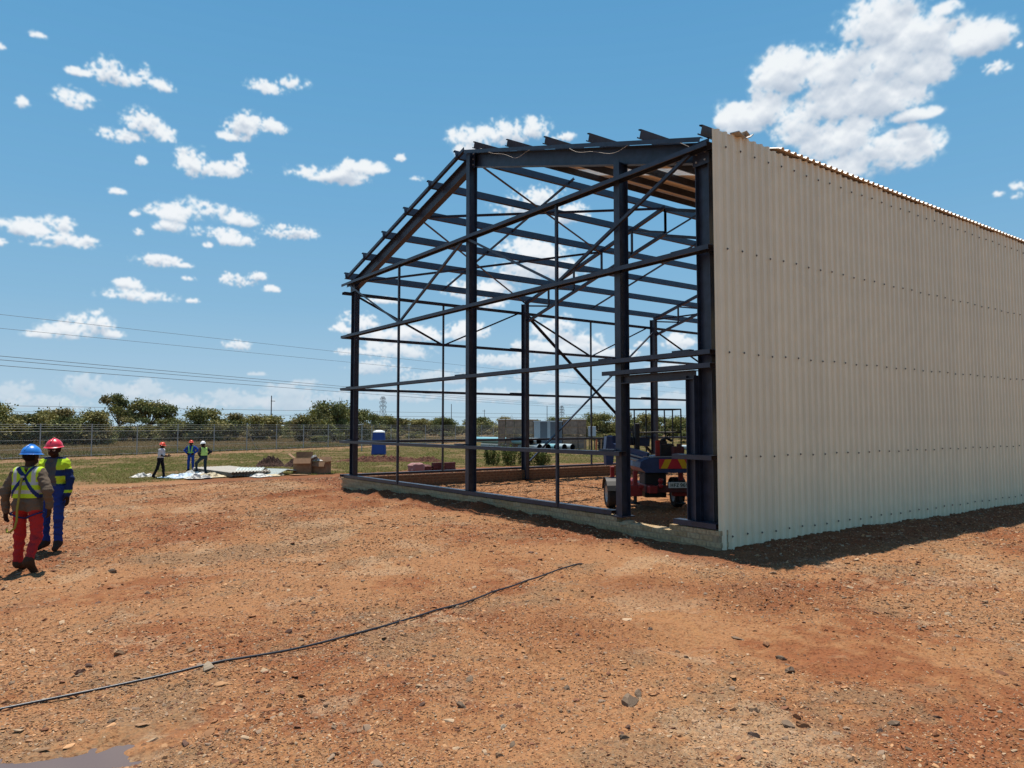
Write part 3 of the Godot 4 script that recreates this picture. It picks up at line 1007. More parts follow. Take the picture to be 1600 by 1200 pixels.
# ---------------------------------------------------------------- sky
func paint_sky() -> ImageTexture:
	var W := 4096
	var H := 2048
	var col := Image.create(1, H, false, Image.FORMAT_RGB8)
	for j in H:
		var el := 90.0 - (j + 0.5) * 180.0 / H
		var c := Color(0.62, 0.60, 0.56)
		if el >= 0.0:
			var stops := [[0.0, Vector3(0.715, 0.815, 0.875)], [4.0, Vector3(0.640, 0.775, 0.870)], [9.0, Vector3(0.540, 0.725, 0.855)], [16.0, Vector3(0.460, 0.680, 0.840)], [24.0, Vector3(0.405, 0.645, 0.820)], [32.0, Vector3(0.365, 0.612, 0.800)], [50.0, Vector3(0.30, 0.53, 0.735)], [90.0, Vector3(0.235, 0.44, 0.655)]]
			for k in stops.size() - 1:
				if el >= stops[k][0] and el <= stops[k + 1][0]:
					var q: Vector3 = stops[k][1].lerp(stops[k + 1][1], (el - stops[k][0]) / (stops[k + 1][0] - stops[k][0]))
					c = Color(q.x, q.y, q.z)
		col.set_pixel(0, j, c)
	var img := Image.create(1, H, false, Image.FORMAT_RGB8)
	img.copy_from(col)
	img.resize(W, H, Image.INTERPOLATE_NEAREST)
	var big := FastNoiseLite.new()
	big.seed = 4
	big.frequency = 0.23
	big.fractal_octaves = 6
	big.fractal_gain = 0.56
	var fine := FastNoiseLite.new()
	fine.seed = 11
	fine.frequency = 1.3
	fine.fractal_octaves = 5
	fine.fractal_gain = 0.6
	fine.domain_warp_enabled = true
	fine.domain_warp_amplitude = 0.8
	fine.domain_warp_frequency = 0.6
	var soft := FastNoiseLite.new()
	soft.seed = 23
	soft.frequency = 0.30
	soft.fractal_octaves = 3
	var ppd := W / 360.0
	# one quarter of the sky (90 degrees round the heading) is worked out, then laid round the rest
	var qx := 1024
	var qw := 1024
	var quarter := img.get_region(Rect2i(qx, 0, qw, H / 2))
	for cl in CLOUDS:
		var grand: bool = cl.size() > 10
		var lo := Vector2(1e9, 1e9)
		var hi := -lo
		for l in cl:
			lo = lo.min(Vector2(l[0] - l[2] * 1.6, l[1] - l[3] * 1.7))
			hi = hi.max(Vector2(l[0] + l[2] * 1.6, l[1] + l[3] * 1.8))
		var i0: int = max(0, int((lo.x + 45.0) * ppd))
		var i1: int = min(qw - 1, int((hi.x + 45.0) * ppd))
		var j0: int = max(0, int((90.0 - hi.y) * ppd))
		var j1: int = min(H / 2 - 1, int((90.0 - lo.y) * ppd))
		var w := i1 - i0 + 1
		var h := j1 - j0 + 1
		if w < 2 or h < 2:
			continue
		var small: bool = hi.y - lo.y < 2.2
		var nf := 2.2 if small else (1.5 if hi.x - lo.x < 9.0 else 0.8)
		var dens := PackedFloat32Array()
		dens.resize(w * h)
		var body := PackedFloat32Array()
		body.resize(w * h)
		for j in h:
			var el := 90.0 - (j + j0 + 0.5) / ppd
			for i in w:
				var az := (i + i0 + 0.5) / ppd - 45.0
				var f := -1.0
				for l in cl:
					var dx: float = (az - l[0]) / l[2]
					var dy: float = (el - l[1]) / l[3]
					if dy < 0.0:
						dy *= 1.25
					var q := 1.0 - dx * dx - dy * dy
					if q > f:
						f = q
				var d := -1.0
				if f > -0.95:
					d = f * 0.80 + 0.02 + big.get_noise_2d(az * nf, el * nf * 1.25) * (0.95 if small else 0.90) + fine.get_noise_2d(az * nf, el * nf * 1.2) * (0.55 if grand else 0.78) + (0.22 if grand else 0.0)
				dens[j * w + i] = d
				body[j * w + i] = maxf(f, -0.6) * 0.7 + soft.get_noise_2d(az * nf, el * nf * 1.3) * 1.1 + 0.35 * maxf(d, -0.3)
		var st: int = max(2, int(0.35 * ppd * (0.6 if small else 1.2)))
		for j in h:
			var el := 90.0 - (j + j0 + 0.5) / ppd
			var veil := sst(7.5, 2.0, el)
			for i in w:
				var d := dens[j * w + i]
				if d <= -0.28:
					continue
				var a := maxf(sst(0.0, 0.52, d), 0.26 * pow(sst(-0.28, 0.25, d), 2.0))
				var me := body[j * w + i]
				var up := body[max(j - st, 0) * w + i]
				var up2 := body[max(j - 3 * st, 0) * w + i]
				var fine_up := dens[max(j - 2, 0) * w + i]
				var lit := clampf(0.86 + 0.55 * (me - maxf(up, -0.3)) - 0.42 * clampf(up2, 0.0, 1.0) + 0.22 * (d - maxf(fine_up, -0.2)), 0.0, 1.0)
				var white := Vector3(0.72, 0.77, 0.835).lerp(Vector3(0.965, 0.975, 0.985), lit)
				white = white.lerp(Vector3(0.800, 0.845, 0.890), veil * 0.65)
				var base := quarter.get_pixel(i + i0, j + j0)
				var k := a * (0.97 - 0.35 * veil) * lerpf(0.80, 1.0, sst(0.15, 0.75, d))
				quarter.set_pixel(i + i0, j + j0, Color(lerpf(base.r, white.x, k), lerpf(base.g, white.y, k), lerpf(base.b, white.z, k)))
	var start := int((36.07 / 360.0 + 0.5) * W) - 512
	for q in 4:
		var piece: Image = quarter.duplicate()
		if q % 2 == 1:
			piece.flip_x()
		var x0 := posmod(start + q * 1024, W)
		var first: int = min(1024, W - x0)
		img.blit_rect(piece, Rect2i(0, 0, first, H / 2), Vector2i(x0, 0))
		if first < 1024:
			img.blit_rect(piece, Rect2i(first, 0, 1024 - first, H / 2), Vector2i(0, 0))
	return ImageTexture.create_from_image(img)

# ---------------------------------------------------------------- plants
func make_tree(sd: int, kind: int) -> Node3D:
	# unit tree: 1 m tall, crown about 1 m wide; leaf-sized faces spread through clumps
	var r := RandomNumberGenerator.new()
	r.seed = sd
	var root := Node3D.new()
	var wood := Geo.new()
	var leaf := Geo.new()
	var clumps := []
	var nc := 16 if kind != 3 else 13
	for i in nc:
		var a := r.randf_range(0, TAU)
		var rad := sqrt(r.randf()) * 0.40
		var y := 0.0
		match kind:
			0: y = r.randf_range(0.16, 0.86) * (1.0 - rad * rad * 1.6)
			1: y = r.randf_range(0.12, 0.84) * (1.0 - rad * rad * 1.9)
			2: y = r.randf_range(0.12, 0.78) * (1.0 - rad * rad * 1.2)
			3: y = r.randf_range(0.52, 0.92) - rad * 0.22
		var s := r.randf_range(0.12, 0.2) * (0.82 if kind == 3 else 1.0)
		clumps.append([Vector3(cos(a) * rad, y, sin(a) * rad), s])
	if kind != 3:
		for i in 7:
			var a := TAU * i / 7.0 + r.randf_range(-0.3, 0.3)
			clumps.append([Vector3(cos(a) * 0.37, r.randf_range(0.10, 0.34), sin(a) * 0.37), r.randf_range(0.10, 0.15)])
	var greens := [Color(0.205, 0.195, 0.078), Color(0.165, 0.168, 0.072), Color(0.235, 0.208, 0.092), Color(0.130, 0.142, 0.066), Color(0.205, 0.170, 0.086)]
	var base := Vector3(0, -0.02, 0)
	var fork := Vector3(r.randf_range(-0.05, 0.05), 0.20 if kind != 3 else 0.3, r.randf_range(-0.05, 0.05))
	wood.tube(PackedVector3Array([base, base.lerp(fork, 0.5) + Vector3(0.015, 0, 0.01), fork]), 0.035, 0.024, 6)
	for q in clumps:
		var mid: Vector3 = fork.lerp(q[0], 0.5) + Vector3(r.randf_range(-0.04, 0.04), -0.03, r.randf_range(-0.04, 0.04))
		wood.tube(PackedVector3Array([fork, mid, q[0]]), 0.016, 0.004, 4)
		for i in 5:
			var e: Vector3 = q[0] + Vector3(r.randfn(), r.randfn() * 0.8, r.randfn()) * q[1] * 0.7
			wood.tube(PackedVector3Array([mid.lerp(q[0], 0.6), q[0].lerp(e, 0.5) + Vector3(0, 0.01, 0), e]), 0.006, 0.002, 3)
		var num := 620 if kind != 3 else 460
		var tone: Color = greens[r.randi() % greens.size()]
		for i in num:
			var d := Vector3(r.randfn(), r.randfn(), r.randfn()).normalized()
			var rr := pow(r.randf(), 0.55) * (1.0 + 0.25 * r.randfn())
			var p: Vector3 = q[0] + d * q[1] * rr * Vector3(1.15, 0.72, 1.15)
			if p.y < 0.01:
				continue
			var s := r.randf_range(0.008, 0.020)
			var t1 := Vector3(r.randfn(), r.randfn(), r.randfn()).normalized()
			var t2 := t1.cross(Vector3(r.randfn(), r.randfn(), r.randfn())).normalized()
			var nn := t1.cross(t2)
			if nn.dot(d + Vector3(0, 0.5, 0)) < 0.0:
				nn = -nn
			leaf.tint = tone * r.randf_range(0.65, 1.35)
			leaf.tri(p - t1 * s, p + t1 * s * 0.9, p + t2 * s * 1.5, nn)
			leaf.tri(p - t1 * s, p - t2 * s * 1.1, p + t1 * s * 0.9, nn)
	put(wood.mesh(), "trunk", M.bark, root)
	put(leaf.mesh(true), "crown", M.leaf, root)
	return root

func build_trees() -> void:
	var protos := []
	for k in 8:
		protos.append(make_tree(100 + k * 13, [0, 1, 2, 3, 0, 1, 2, 3][k]))
	var r := RandomNumberGenerator.new()
	r.seed = 5
	var said := {3: "", 6: "tall open-crowned tree with a leaning dark trunk beyond the fence", 7: "tall open-crowned tree with paired limbs beside the leaning tree", 10: "dense round bush tree alone between two low bushes beyond the fence", 12: "round bush tree beside a thin steel pole beyond the fence", 16: "largest broad olive tree right behind the shed's far corner column"}
	for i in TREES.size():
		var q: Array = TREES[i]
		var o: Node3D = protos[q[4] + (4 if i % 2 == 1 else 0)].duplicate()
		var far: bool = Vector2(q[0] - EYE.x, q[1] - EYE.z).length() > 138.0
		o.name = named("far_tree" if far else "bush_tree")
		add_child(o)
		o.position = Vector3(q[0], ground(q[0], q[1]) - 0.1, q[1])
		o.scale = Vector3(q[3] * 1.30, q[2] * 1.16, q[3] * 1.30) * r.randf_range(0.94, 1.08)
		o.rotation.y = r.randf_range(0, TAU)
		var label: String = said.get(i, "")
		if label:
			tag(o, label, "tree", "trees beyond the fence")
		elif far:
			tag(o, "small distant olive tree in the line along the horizon", "tree", "distant trees on the horizon")
		else:
			tag(o, "dense olive green thorn bush growing beyond the wire fence", "tree", "bushes beyond the fence")
	# scrub between the trees: countable bushes, low
	for i in 24:
		var t := i / 23.0
		var az := lerpf(-38.0, 16.0, t) + r.randf_range(-0.5, 0.5) + 36.07
		var d := r.randf_range(105.0, 175.0)
		var x := EYE.x + d * sin(deg_to_rad(az))
		var z := EYE.z - d * cos(deg_to_rad(az))
		var o: Node3D = protos[[1, 2, 4, 6][i % 4]].duplicate()
		o.name = named("low_bush")
		add_child(o)
		o.position = Vector3(x, ground(x, z) - 0.1, z)
		var h := r.randf_range(1.1, 2.6)
		o.scale = Vector3(h * 2.0, h, h * 2.0)
		o.rotation.y = r.randf_range(0, TAU)
		tag(o, "low scrub bush at the foot of the tree line", "bush", "low scrub under the tree line")
	# the wood beyond, one mass on the horizon
	var xf := []
	var cols := PackedColorArray()
	var mesh0: ArrayMesh = protos[1].get_node("crown").mesh
	for i in 260:
		var az := r.randf_range(-50.0, 50.0) + 36.07
		var d := r.randf_range(230.0, 900.0)
		var x := EYE.x + d * sin(deg_to_rad(az))
		var z := EYE.z - d * cos(deg_to_rad(az))
		var h := r.randf_range(2.4, 5.0)
		xf.append(Transform3D(Basis(Vector3.UP, r.randf_range(0, TAU)).scaled_local(Vector3(h * 1.7, h, h * 1.7)), Vector3(x, -1.2, z)))
		cols.append(Color.WHITE * r.randf_range(0.8, 1.1))
	scatter("distant_wood", "low dark green bushveld in one mass on the far horizon", "wood", mesh0, M.leaf, xf, cols)
	for p in protos:
		p.free()

func tuft_mesh(sd: int, blades: int, lean: float) -> ArrayMesh:
	var r := RandomNumberGenerator.new()
	r.seed = sd
	var g := Geo.new()
	for i in blades:
		var a := r.randf_range(0, TAU)
		var p := Vector3(r.randfn(), 0, r.randfn()) * 0.22
		var h := r.randf_range(0.45, 1.0)
		var tip := p + Vector3(cos(a) * lean * h, h, sin(a) * lean * h)
		var mid := p + (tip - p) * 0.5 + Vector3(0, 0.08, 0)
		var sd2 := Vector3(-sin(a), 0, cos(a)) * 0.035
		var nn := (tip - p).cross(sd2).normalized()
		g.tint = Color.WHITE * r.randf_range(0.75, 1.15)
		g.quad(p - sd2, p + sd2, mid + sd2 * 0.8, mid - sd2 * 0.8, nn)
		g.tri(mid - sd2 * 0.8, mid + sd2 * 0.8, tip, nn)
	return g.mesh(true)

func build_grass() -> void:
	var r := RandomNumberGenerator.new()
	r.seed = 31
	var green := tuft_mesh(1, 12, 0.5)
	var xf := []
	var cols := PackedColorArray()
	var xd := []
	var cd := PackedColorArray()
	for i in 210000:
		var az := deg_to_rad(36.07 + r.randf_range(-42.0, 42.0))
		var d := 33.0 * pow(5.2, r.randf())
		var x := EYE.x + d * sin(az)
		var z := EYE.z - d * cos(az)
		var gap := fence_gap(x, z)
		var g := grassy(x, z)
		if g < 0.3:
			continue
		var p1 := patch.get_noise_2d(x * 1.3, z * 1.3)
		var p2 := patch.get_noise_2d(x * 0.6 + 500.0, z * 0.6)
		if gap < 0.0:
			if gap > -5.5 and r.randf() < 0.75:
				continue
			if p1 + 0.5 * p2 > r.randf_range(-0.15, 0.45):
				continue
			var s := r.randf_range(0.05, 0.13) * (1.0 + clampf(p2 * 1.2, 0.0, 0.8))
			var c := Color(0.180, 0.195, 0.058).lerp(Color(0.30, 0.23, 0.105), clampf(0.35 + p2 + r.randfn() * 0.25, 0.0, 1.0))
			xf.append(Transform3D(Basis(Vector3.UP, r.randf_range(0, TAU)).scaled_local(Vector3(s * 1.6, s, s * 1.6)), Vector3(x, ground(x, z) - 0.005, z)))
			cols.append(c)
		else:
			var s := r.randf_range(0.15, 0.42)
			var c := Color(0.265, 0.188, 0.10).lerp(Color(0.165, 0.138, 0.062), clampf(0.3 + p2 * 1.2 + r.randfn() * 0.25, 0.0, 1.0))
			if gap < 8.0 and r.randf() < 0.5:
				c = Color(0.115, 0.13, 0.045)
			xd.append(Transform3D(Basis(Vector3.UP, r.randf_range(0, TAU)).scaled_local(Vector3(s * 1.3, s, s * 1.3)), Vector3(x, ground(x, z) - 0.01, z)))
			cd.append(c)
	scatter("short_grass", "short patchy green grass between the yard and the fence", "grass", green, M.blade, xf, cols)
	scatter("dry_grass", "dry straw-coloured grass in the field beyond the fence", "grass", green, M.blade, xd, cd)
	# weeds by the far plinth
	for q in [[18.7, -32.6, 1.25, "leafy green weed clump standing on grass behind the far plinth"], [19.7, -32.1, 1.4, "tall feathery weed clump standing on grass behind the far plinth"], [20.6, -31.5, 1.15, "smaller yellowing weed clump beside the two green ones"], [21.5, -31.0, 0.95, "lowest weed clump at the end of the weed row"]]:
		var t := thing("weed_clump", q[3], "weed", Vector3(q[0], ground(q[0], q[1]) - 0.02, q[1]), 0.0, "weeds behind the shed")
		var st := Geo.new()
		var lf := Geo.new()
		for i in 22:
			var a := r.randf_range(0, TAU)
			var b: Vector3 = Vector3(cos(a), 0, sin(a)) * r.randf() * 0.42 * q[2]
			var e: Vector3 = b * 1.5 + Vector3(0, q[2] * r.randf_range(0.6, 1.0), 0)
			st.tube(PackedVector3Array([b, b.lerp(e, 0.5), e]), 0.008, 0.004, 3)
			for k in 80:
				var p: Vector3 = b.lerp(e, r.randf_range(0.15, 1.05)) + Vector3(r.randfn(), r.randfn(), r.randfn()) * 0.07
				var t1 := Vector3(r.randfn(), r.randfn(), r.randfn()).normalized() * 0.028
				var t2 := t1.cross(Vector3(r.randfn(), r.randfn(), r.randfn())).normalized() * 0.055
				lf.tint = Color(0.085, 0.105, 0.034) * r.randf_range(0.7, 1.5)
				lf.quad(p - t1, p - t2, p + t1, p + t2, Vector3.UP)
		part(st, "stems", M.bark, t)
		part(lf, "leaves", M.leaf, t)

# ---------------------------------------------------------------- fence, poles and wires
func build_fence() -> void:
	var a := Vector2(-2.94, -63.36)
	var d := Vector2(26.02, -13.37).normalized()
	var root := thing("wire_fence", "tall chain-link fence on steel posts with barbed wire along the field", "fence")
	var P := func(s: float, y: float) -> Vector3:
		var q := a + d * s
		return Vector3(q.x, land(q.x, q.y) + y, q.y)
	var post := Geo.new()
	post.tube(PackedVector3Array([Vector3(0, -0.1, 0), Vector3(0, 2.4, 0), Vector3(0, 2.78, 0)]), 0.045, 0.045, 7)
	var pm := post.mesh()
	var s := -19.0
	var i := 0
	while s < 236.0:
		var o := put(pm, "fence_post", M.galv, root)
		o.position = P.call(s, 0.0)
		if i % 6 == 3:
			var st := Geo.new()
			st.tube(PackedVector3Array([Vector3(0, 2.1, 0), Vector3(d.x, 0, d.y) * 1.5]), 0.03, 0.03, 5)
			var so := part(st, "fence_strut", M.galv, root)
			so.position = P.call(s, 0.0)
		s += 4.26
		i += 1
	for y in [0.12, 0.75, 1.45, 2.16, 2.38, 2.56, 2.72]:
		var g := Geo.new()
		g.tube(PackedVector3Array([P.call(-19.0, y), P.call(60.0, y), P.call(236.0, y)]), 0.012 if y == 2.16 else 0.008, 0.010, 4)
		part(g, "line_wire", M.galv, root)
	var net := Geo.new()
	var step := 0.14
	var k := -19.0
	while k < 234.0:
		for dirn in [-1.0, 1.0]:
			net.sweep(prof_r(0.0032, 0.0032), P.call(k + (0.0 if dirn > 0 else 2.05), 0.1), P.call(k + (2.05 if dirn > 0 else 0.0), 2.15), Vector3(d.y, 0, -d.x), false)
		k += step
	var no := part(net, "chain_link", M.galv, root)
	no.set_meta("kind", "stuff")
	# black pipe lying along the foot of the fence
	var pipe := Geo.new()
	var pts := PackedVector3Array()
	for j in 60:
		var q: float = -19.0 + j * 1.7
		pts.append(P.call(q, 0.07) + Vector3(-d.y, 0, d.x) * -(0.5 + 0.15 * sin(q * 0.4)))
	pipe.tube(pts, 0.075, 0.075, 6)
	var po := part(pipe, "black_pipe", M.black, self)
	tag(po, "long black plastic pipe lying along the foot of the fence", "pipe")

func lattice(h: float) -> Node3D:
	var root := Node3D.new()
	var legs := Geo.new()
	var br := Geo.new()
	var w0 := h * 0.12
	var w1 := h * 0.03
	var lv := 9
	for i in lv:
		var q0 := float(i) / lv
		var q1 := float(i + 1) / lv
		var a0 := lerpf(w0, w1, pow(q0, 0.7))
		var a1 := lerpf(w0, w1, pow(q1, 0.7))
		for k in 4:
			var c0 := Vector3([-1, 1, 1, -1][k], 0, [-1, -1, 1, 1][k])
			var c1 := Vector3([-1, 1, 1, -1][(k + 1) % 4], 0, [-1, -1, 1, 1][(k + 1) % 4])
			legs.tube(PackedVector3Array([c0 * a0 + Vector3(0, q0 * h, 0), c0 * a1 + Vector3(0, q1 * h, 0)]), 0.11, 0.11, 4, false)
			br.tube(PackedVector3Array([c0 * a0 + Vector3(0, q0 * h, 0), c1 * a1 + Vector3(0, q1 * h, 0)]), 0.055, 0.055, 3, false)
			br.tube(PackedVector3Array([c1 * a0 + Vector3(0, q0 * h, 0), c0 * a1 + Vector3(0, q1 * h, 0)]), 0.055, 0.055, 3, false)
	put(legs.mesh(), "tower_legs", M.pylon, root)
	put(br.mesh(), "lattice_bars", M.pylon, root)
	for y in [0.72, 0.84, 0.95]:
		var arm := Geo.new()
		var l := h * (0.17 if y < 0.9 else 0.13)
		for sg in [-1.0, 1.0]:
			arm.tube(PackedVector3Array([Vector3(0, y * h, 0), Vector3(sg * l, y * h, 0)]), 0.14, 0.08, 4)
			arm.tube(PackedVector3Array([Vector3(0, (y + 0.05) * h, 0), Vector3(sg * l, y * h, 0)]), 0.09, 0.06, 4)
			arm.tube(PackedVector3Array([Vector3(sg * l, y * h, 0), Vector3(sg * l, y * h - 1.2, 0)]), 0.12, 0.12, 5)
		put(arm.mesh(), "cross_arm", M.pylon, root)
	return root

func sag_wire(p0: Vector3, p1: Vector3, sag: float, r: float, label: String, group: String) -> void:
	var g := Geo.new()
	var pts := PackedVector3Array()
	for i in 41:
		var q := i / 40.0
		pts.append(p0.lerp(p1, q) - Vector3(0, 4.0 * sag * q * (1.0 - q), 0))
	g.tube(pts, r, r, 4)
	var o := part(g, "power_line", M.cable, self)
	tag(o, label, "power line", group)

func build_power() -> void:
	for q in [[178.9, -377.6, 20.0, 0.5, "lattice transmission tower above the trees behind the blue toilet"], [294.9, -354.9, 16.0, 0.2, "smaller lattice transmission tower above the trees behind the crates"]]:
		var t := lattice(q[2])
		t.name = named("transmission_tower")
		add_child(t)
		t.position = Vector3(q[0], -1.3, q[1])
		t.rotation.y = q[3]
		tag(t, q[4], "tower", "transmission towers on the horizon")
	for q in [[75.2, -254.9, 13.6, 1, "thin pole with one side arm rising from the bush trees"], [211.0, -354.2, 15.5, 0, "bare thin pole rising between two shed posts"], [282.4, -426.1, 14.5, 2, "distant power pole with a short cross arm"], [255.8, -321.5, 14.5, 0, "bare thin pole rising behind the grey cabin"], [259.0, -200.0, 13.0, 0, "bare thin pole rising behind the work platform"]]:
		var t := thing("power_pole", q[4], "pole", Vector3(q[0], -1.2, q[1]))
		var g := Geo.new()
		g.tube(PackedVector3Array([Vector3.ZERO, Vector3(0, q[2], 0)]), 0.24, 0.16, 6)
		part(g, "shaft", M.pole, t)
		if q[3] > 0:
			var arm := Geo.new()
			var y: float = q[2] * (0.86 if q[3] == 1 else 0.93)
			arm.tube(PackedVector3Array([Vector3(-0.3 if q[3] == 1 else -2.0, y, 0.3), Vector3(1.7, y, -1.2)]), 0.12, 0.12, 4)
			part(arm, "cross_arm", M.pole, t)
	var lp := thing("yard_light_pole", "thin pale yard light pole beside the fence behind the corner column", "pole", Vector3(23.3, ground(23.3, -63.2), -63.2))
	var lg := Geo.new()
	lg.tube(PackedVector3Array([Vector3.ZERO, Vector3(0, 2.7, 0)]), 0.06, 0.05, 6)
	part(lg, "shaft", M.galv, lp)
	var lh := Geo.new()
	lh.box(Transform3D(Basis(Vector3.FORWARD, -0.15), Vector3(-0.25, 2.72, 0)), Vector3(0.8, 0.09, 0.22))
	part(lh, "lamp_head", M.galv, lp)
	var labels := ["upper dark power line of the lower trio crossing above the trees", "middle dark power line of the lower trio crossing above the trees", "lowest dark power line of the lower trio crossing above the trees"]
	for i in 3:
		var dy: float = [0.0, -0.75, -1.9][i]
		sag_wire(Vector3(-80.9, 16.6 + dy, -132.5 - i * 0.5), Vector3(406.3, 16.6 + dy, -419.8 - i * 0.5), 1.2, 0.055, labels[i], "lower power lines")
	for i in 2:
		sag_wire(Vector3(-110.7, 32.9 - i * 3.5, -203.5 - i * 3), Vector3(817.9, 32.9 - i * 3.5, -502.9 - i * 3), 1.5, 0.05, ["uppermost faint power line high across the left sky", "second faint power line just under the uppermost one"][i], "upper power lines")
	for i in 2:
		sag_wire(Vector3(-60.0, 9.6 - i * 2.2, -330.0), Vector3(560.0, 9.6 - i * 2.2, -330.0), 1.0, 0.07, ["faint level power line just above the far tree tops", "lower faint level power line touching the far tree tops"][i], "far power lines")

# ---------------------------------------------------------------- people
# bones are [from, to, radius, radius, colour]; their distances are joined smoothly and meshed as surface nets
func flesh(g: Geo, bones: Array, cell: float, k: float, cut: Variant = null) -> void:
	var lo := Vector3.ONE * 1e9
	var hi := -lo
	for b in bones:
		for e in 2:
			lo = lo.min(b[e] - Vector3.ONE * b[2 + e])
			hi = hi.max(b[e] + Vector3.ONE * b[2 + e])
	lo -= Vector3.ONE * cell * 2.5
	hi += Vector3.ONE * cell * 2.5
	var nx := int((hi.x - lo.x) / cell) + 2
	var ny := int((hi.y - lo.y) / cell) + 2
	var nz := int((hi.z - lo.z) / cell) + 2
	var f := PackedFloat32Array()
	f.resize(nx * ny * nz)
	f.fill(1.0)
	var who := PackedByteArray()
	who.resize(nx * ny * nz)
	var near := PackedFloat32Array()
	near.resize(nx * ny * nz)
	near.fill(1.0)
	var sy := nx
	var sz := nx * ny
	for bi in bones.size():
		var b: Array = bones[bi]
		var a: Vector3 = b[0]
		var ab: Vector3 = b[1] - a
		var ra: float = b[2]
		var rb: float = b[3]
		var l2 := maxf(ab.length_squared(), 1e-9)
		var m := maxf(ra, rb) + k + cell * 2.0
		var p0 := (a.min(b[1]) - Vector3.ONE * m - lo) / cell
		var p1 := (a.max(b[1]) + Vector3.ONE * m - lo) / cell
		for z in range(max(0, int(p0.z)), min(nz, int(p1.z) + 1)):
			for y in range(max(0, int(p0.y)), min(ny, int(p1.y) + 1)):
				var row := z * sz + y * sy
				for x in range(max(0, int(p0.x)), min(nx, int(p1.x) + 1)):
					var p := lo + Vector3(x, y, z) * cell - a
					var t := clampf(p.dot(ab) / l2, 0.0, 1.0)
					var d := (p - ab * t).length() - lerpf(ra, rb, t)
					var i := row + x
					if d < near[i]:
						near[i] = d
						who[i] = bi
					var o := f[i]
					var h := maxf(k - absf(o - d), 0.0) / k
					f[i] = minf(o, d) - h * h * k * 0.25
	if cut != null:
		for z in nz:
			for y in ny:
				for x in nx:
					var i := z * sz + y * sy + x
					if absf(f[i]) < 0.08:
						f[i] = cut.call(lo + Vector3(x, y, z) * cell, f[i])
	var vid := PackedInt32Array()
	vid.resize(nx * ny * nz)
	vid.fill(-1)
	var pos := PackedVector3Array()
	var nor := PackedVector3Array()
	var col := PackedColorArray()
	var corner := [0, 1, sy, sy + 1, sz, sz + 1, sz + sy, sz + sy + 1]
	var offs := [Vector3(0, 0, 0), Vector3(1, 0, 0), Vector3(0, 1, 0), Vector3(1, 1, 0), Vector3(0, 0, 1), Vector3(1, 0, 1), Vector3(0, 1, 1), Vector3(1, 1, 1)]
	var edges := [[0, 1], [2, 3], [4, 5], [6, 7], [0, 2], [1, 3], [4, 6], [5, 7], [0, 4], [1, 5], [2, 6], [3, 7]]
	for z in nz - 1:
		for y in ny - 1:
			for x in nx - 1:
				var i := z * sz + y * sy + x
				var s0 := f[i] < 0.0
				if s0 == (f[i + 1] < 0.0) and s0 == (f[i + sy] < 0.0) and s0 == (f[i + sz] < 0.0) and s0 == (f[i + sy + 1] < 0.0) and s0 == (f[i + sz + 1] < 0.0) and s0 == (f[i + sz + sy] < 0.0) and s0 == (f[i + sz + sy + 1] < 0.0):
					continue
				var sum := Vector3.ZERO
				var cnt := 0
				for e in edges:
					var fa := f[i + corner[e[0]]]
					var fb := f[i + corner[e[1]]]
					if (fa < 0.0) != (fb < 0.0):
						sum += offs[e[0]].lerp(offs[e[1]], fa / (fa - fb))
						cnt += 1
				vid[i] = pos.size()
				pos.append(lo + (Vector3(x, y, z) + sum / cnt) * cell)
				var gr := Vector3(f[i + 1] - f[i] + f[i + sy + 1] - f[i + sy] + f[i + sz + 1] - f[i + sz], f[i + sy] - f[i] + f[i + sy + 1] - f[i + 1] + f[i + sz + sy] - f[i + sz], f[i + sz] - f[i] + f[i + sz + 1] - f[i + 1] + f[i + sz + sy] - f[i + sy])
				nor.append(gr.normalized())
				var c: Variant = bones[who[i]][4]
				col.append(c.call(pos[-1]) if c is Callable else c)
	for z in range(1, nz - 1):
		for y in range(1, ny - 1):
			for x in range(1, nx - 1):
				var i := z * sz + y * sy + x
				var s0 := f[i] < 0.0
				for ax in 3:
					var st: int = [1, sy, sz][ax]
					if s0 == (f[i + st] < 0.0):
						continue
					var u: int = [sy, sz, 1][ax]
					var w: int = [sz, 1, sy][ax]
					var q := [vid[i], vid[i - u], vid[i - u - w], vid[i - w]]
					if q.min() < 0:
						continue
					for tri in [[0, 1, 2], [0, 2, 3]]:
						var A: int = q[tri[0]]
						var B: int = q[tri[1]]
						var D: int = q[tri[2]]
						var nn := nor[A] + nor[B] + nor[D]
						if (pos[B] - pos[A]).cross(pos[D] - pos[A]).dot(nn) > 0.0:
							var sw := B
							B = D
							D = sw
						g.v.append_array([pos[A], pos[B], pos[D]])
						g.n.append_array([nor[A], nor[B], nor[D]])
						g.c.append_array([col[A], col[B], col[D]])

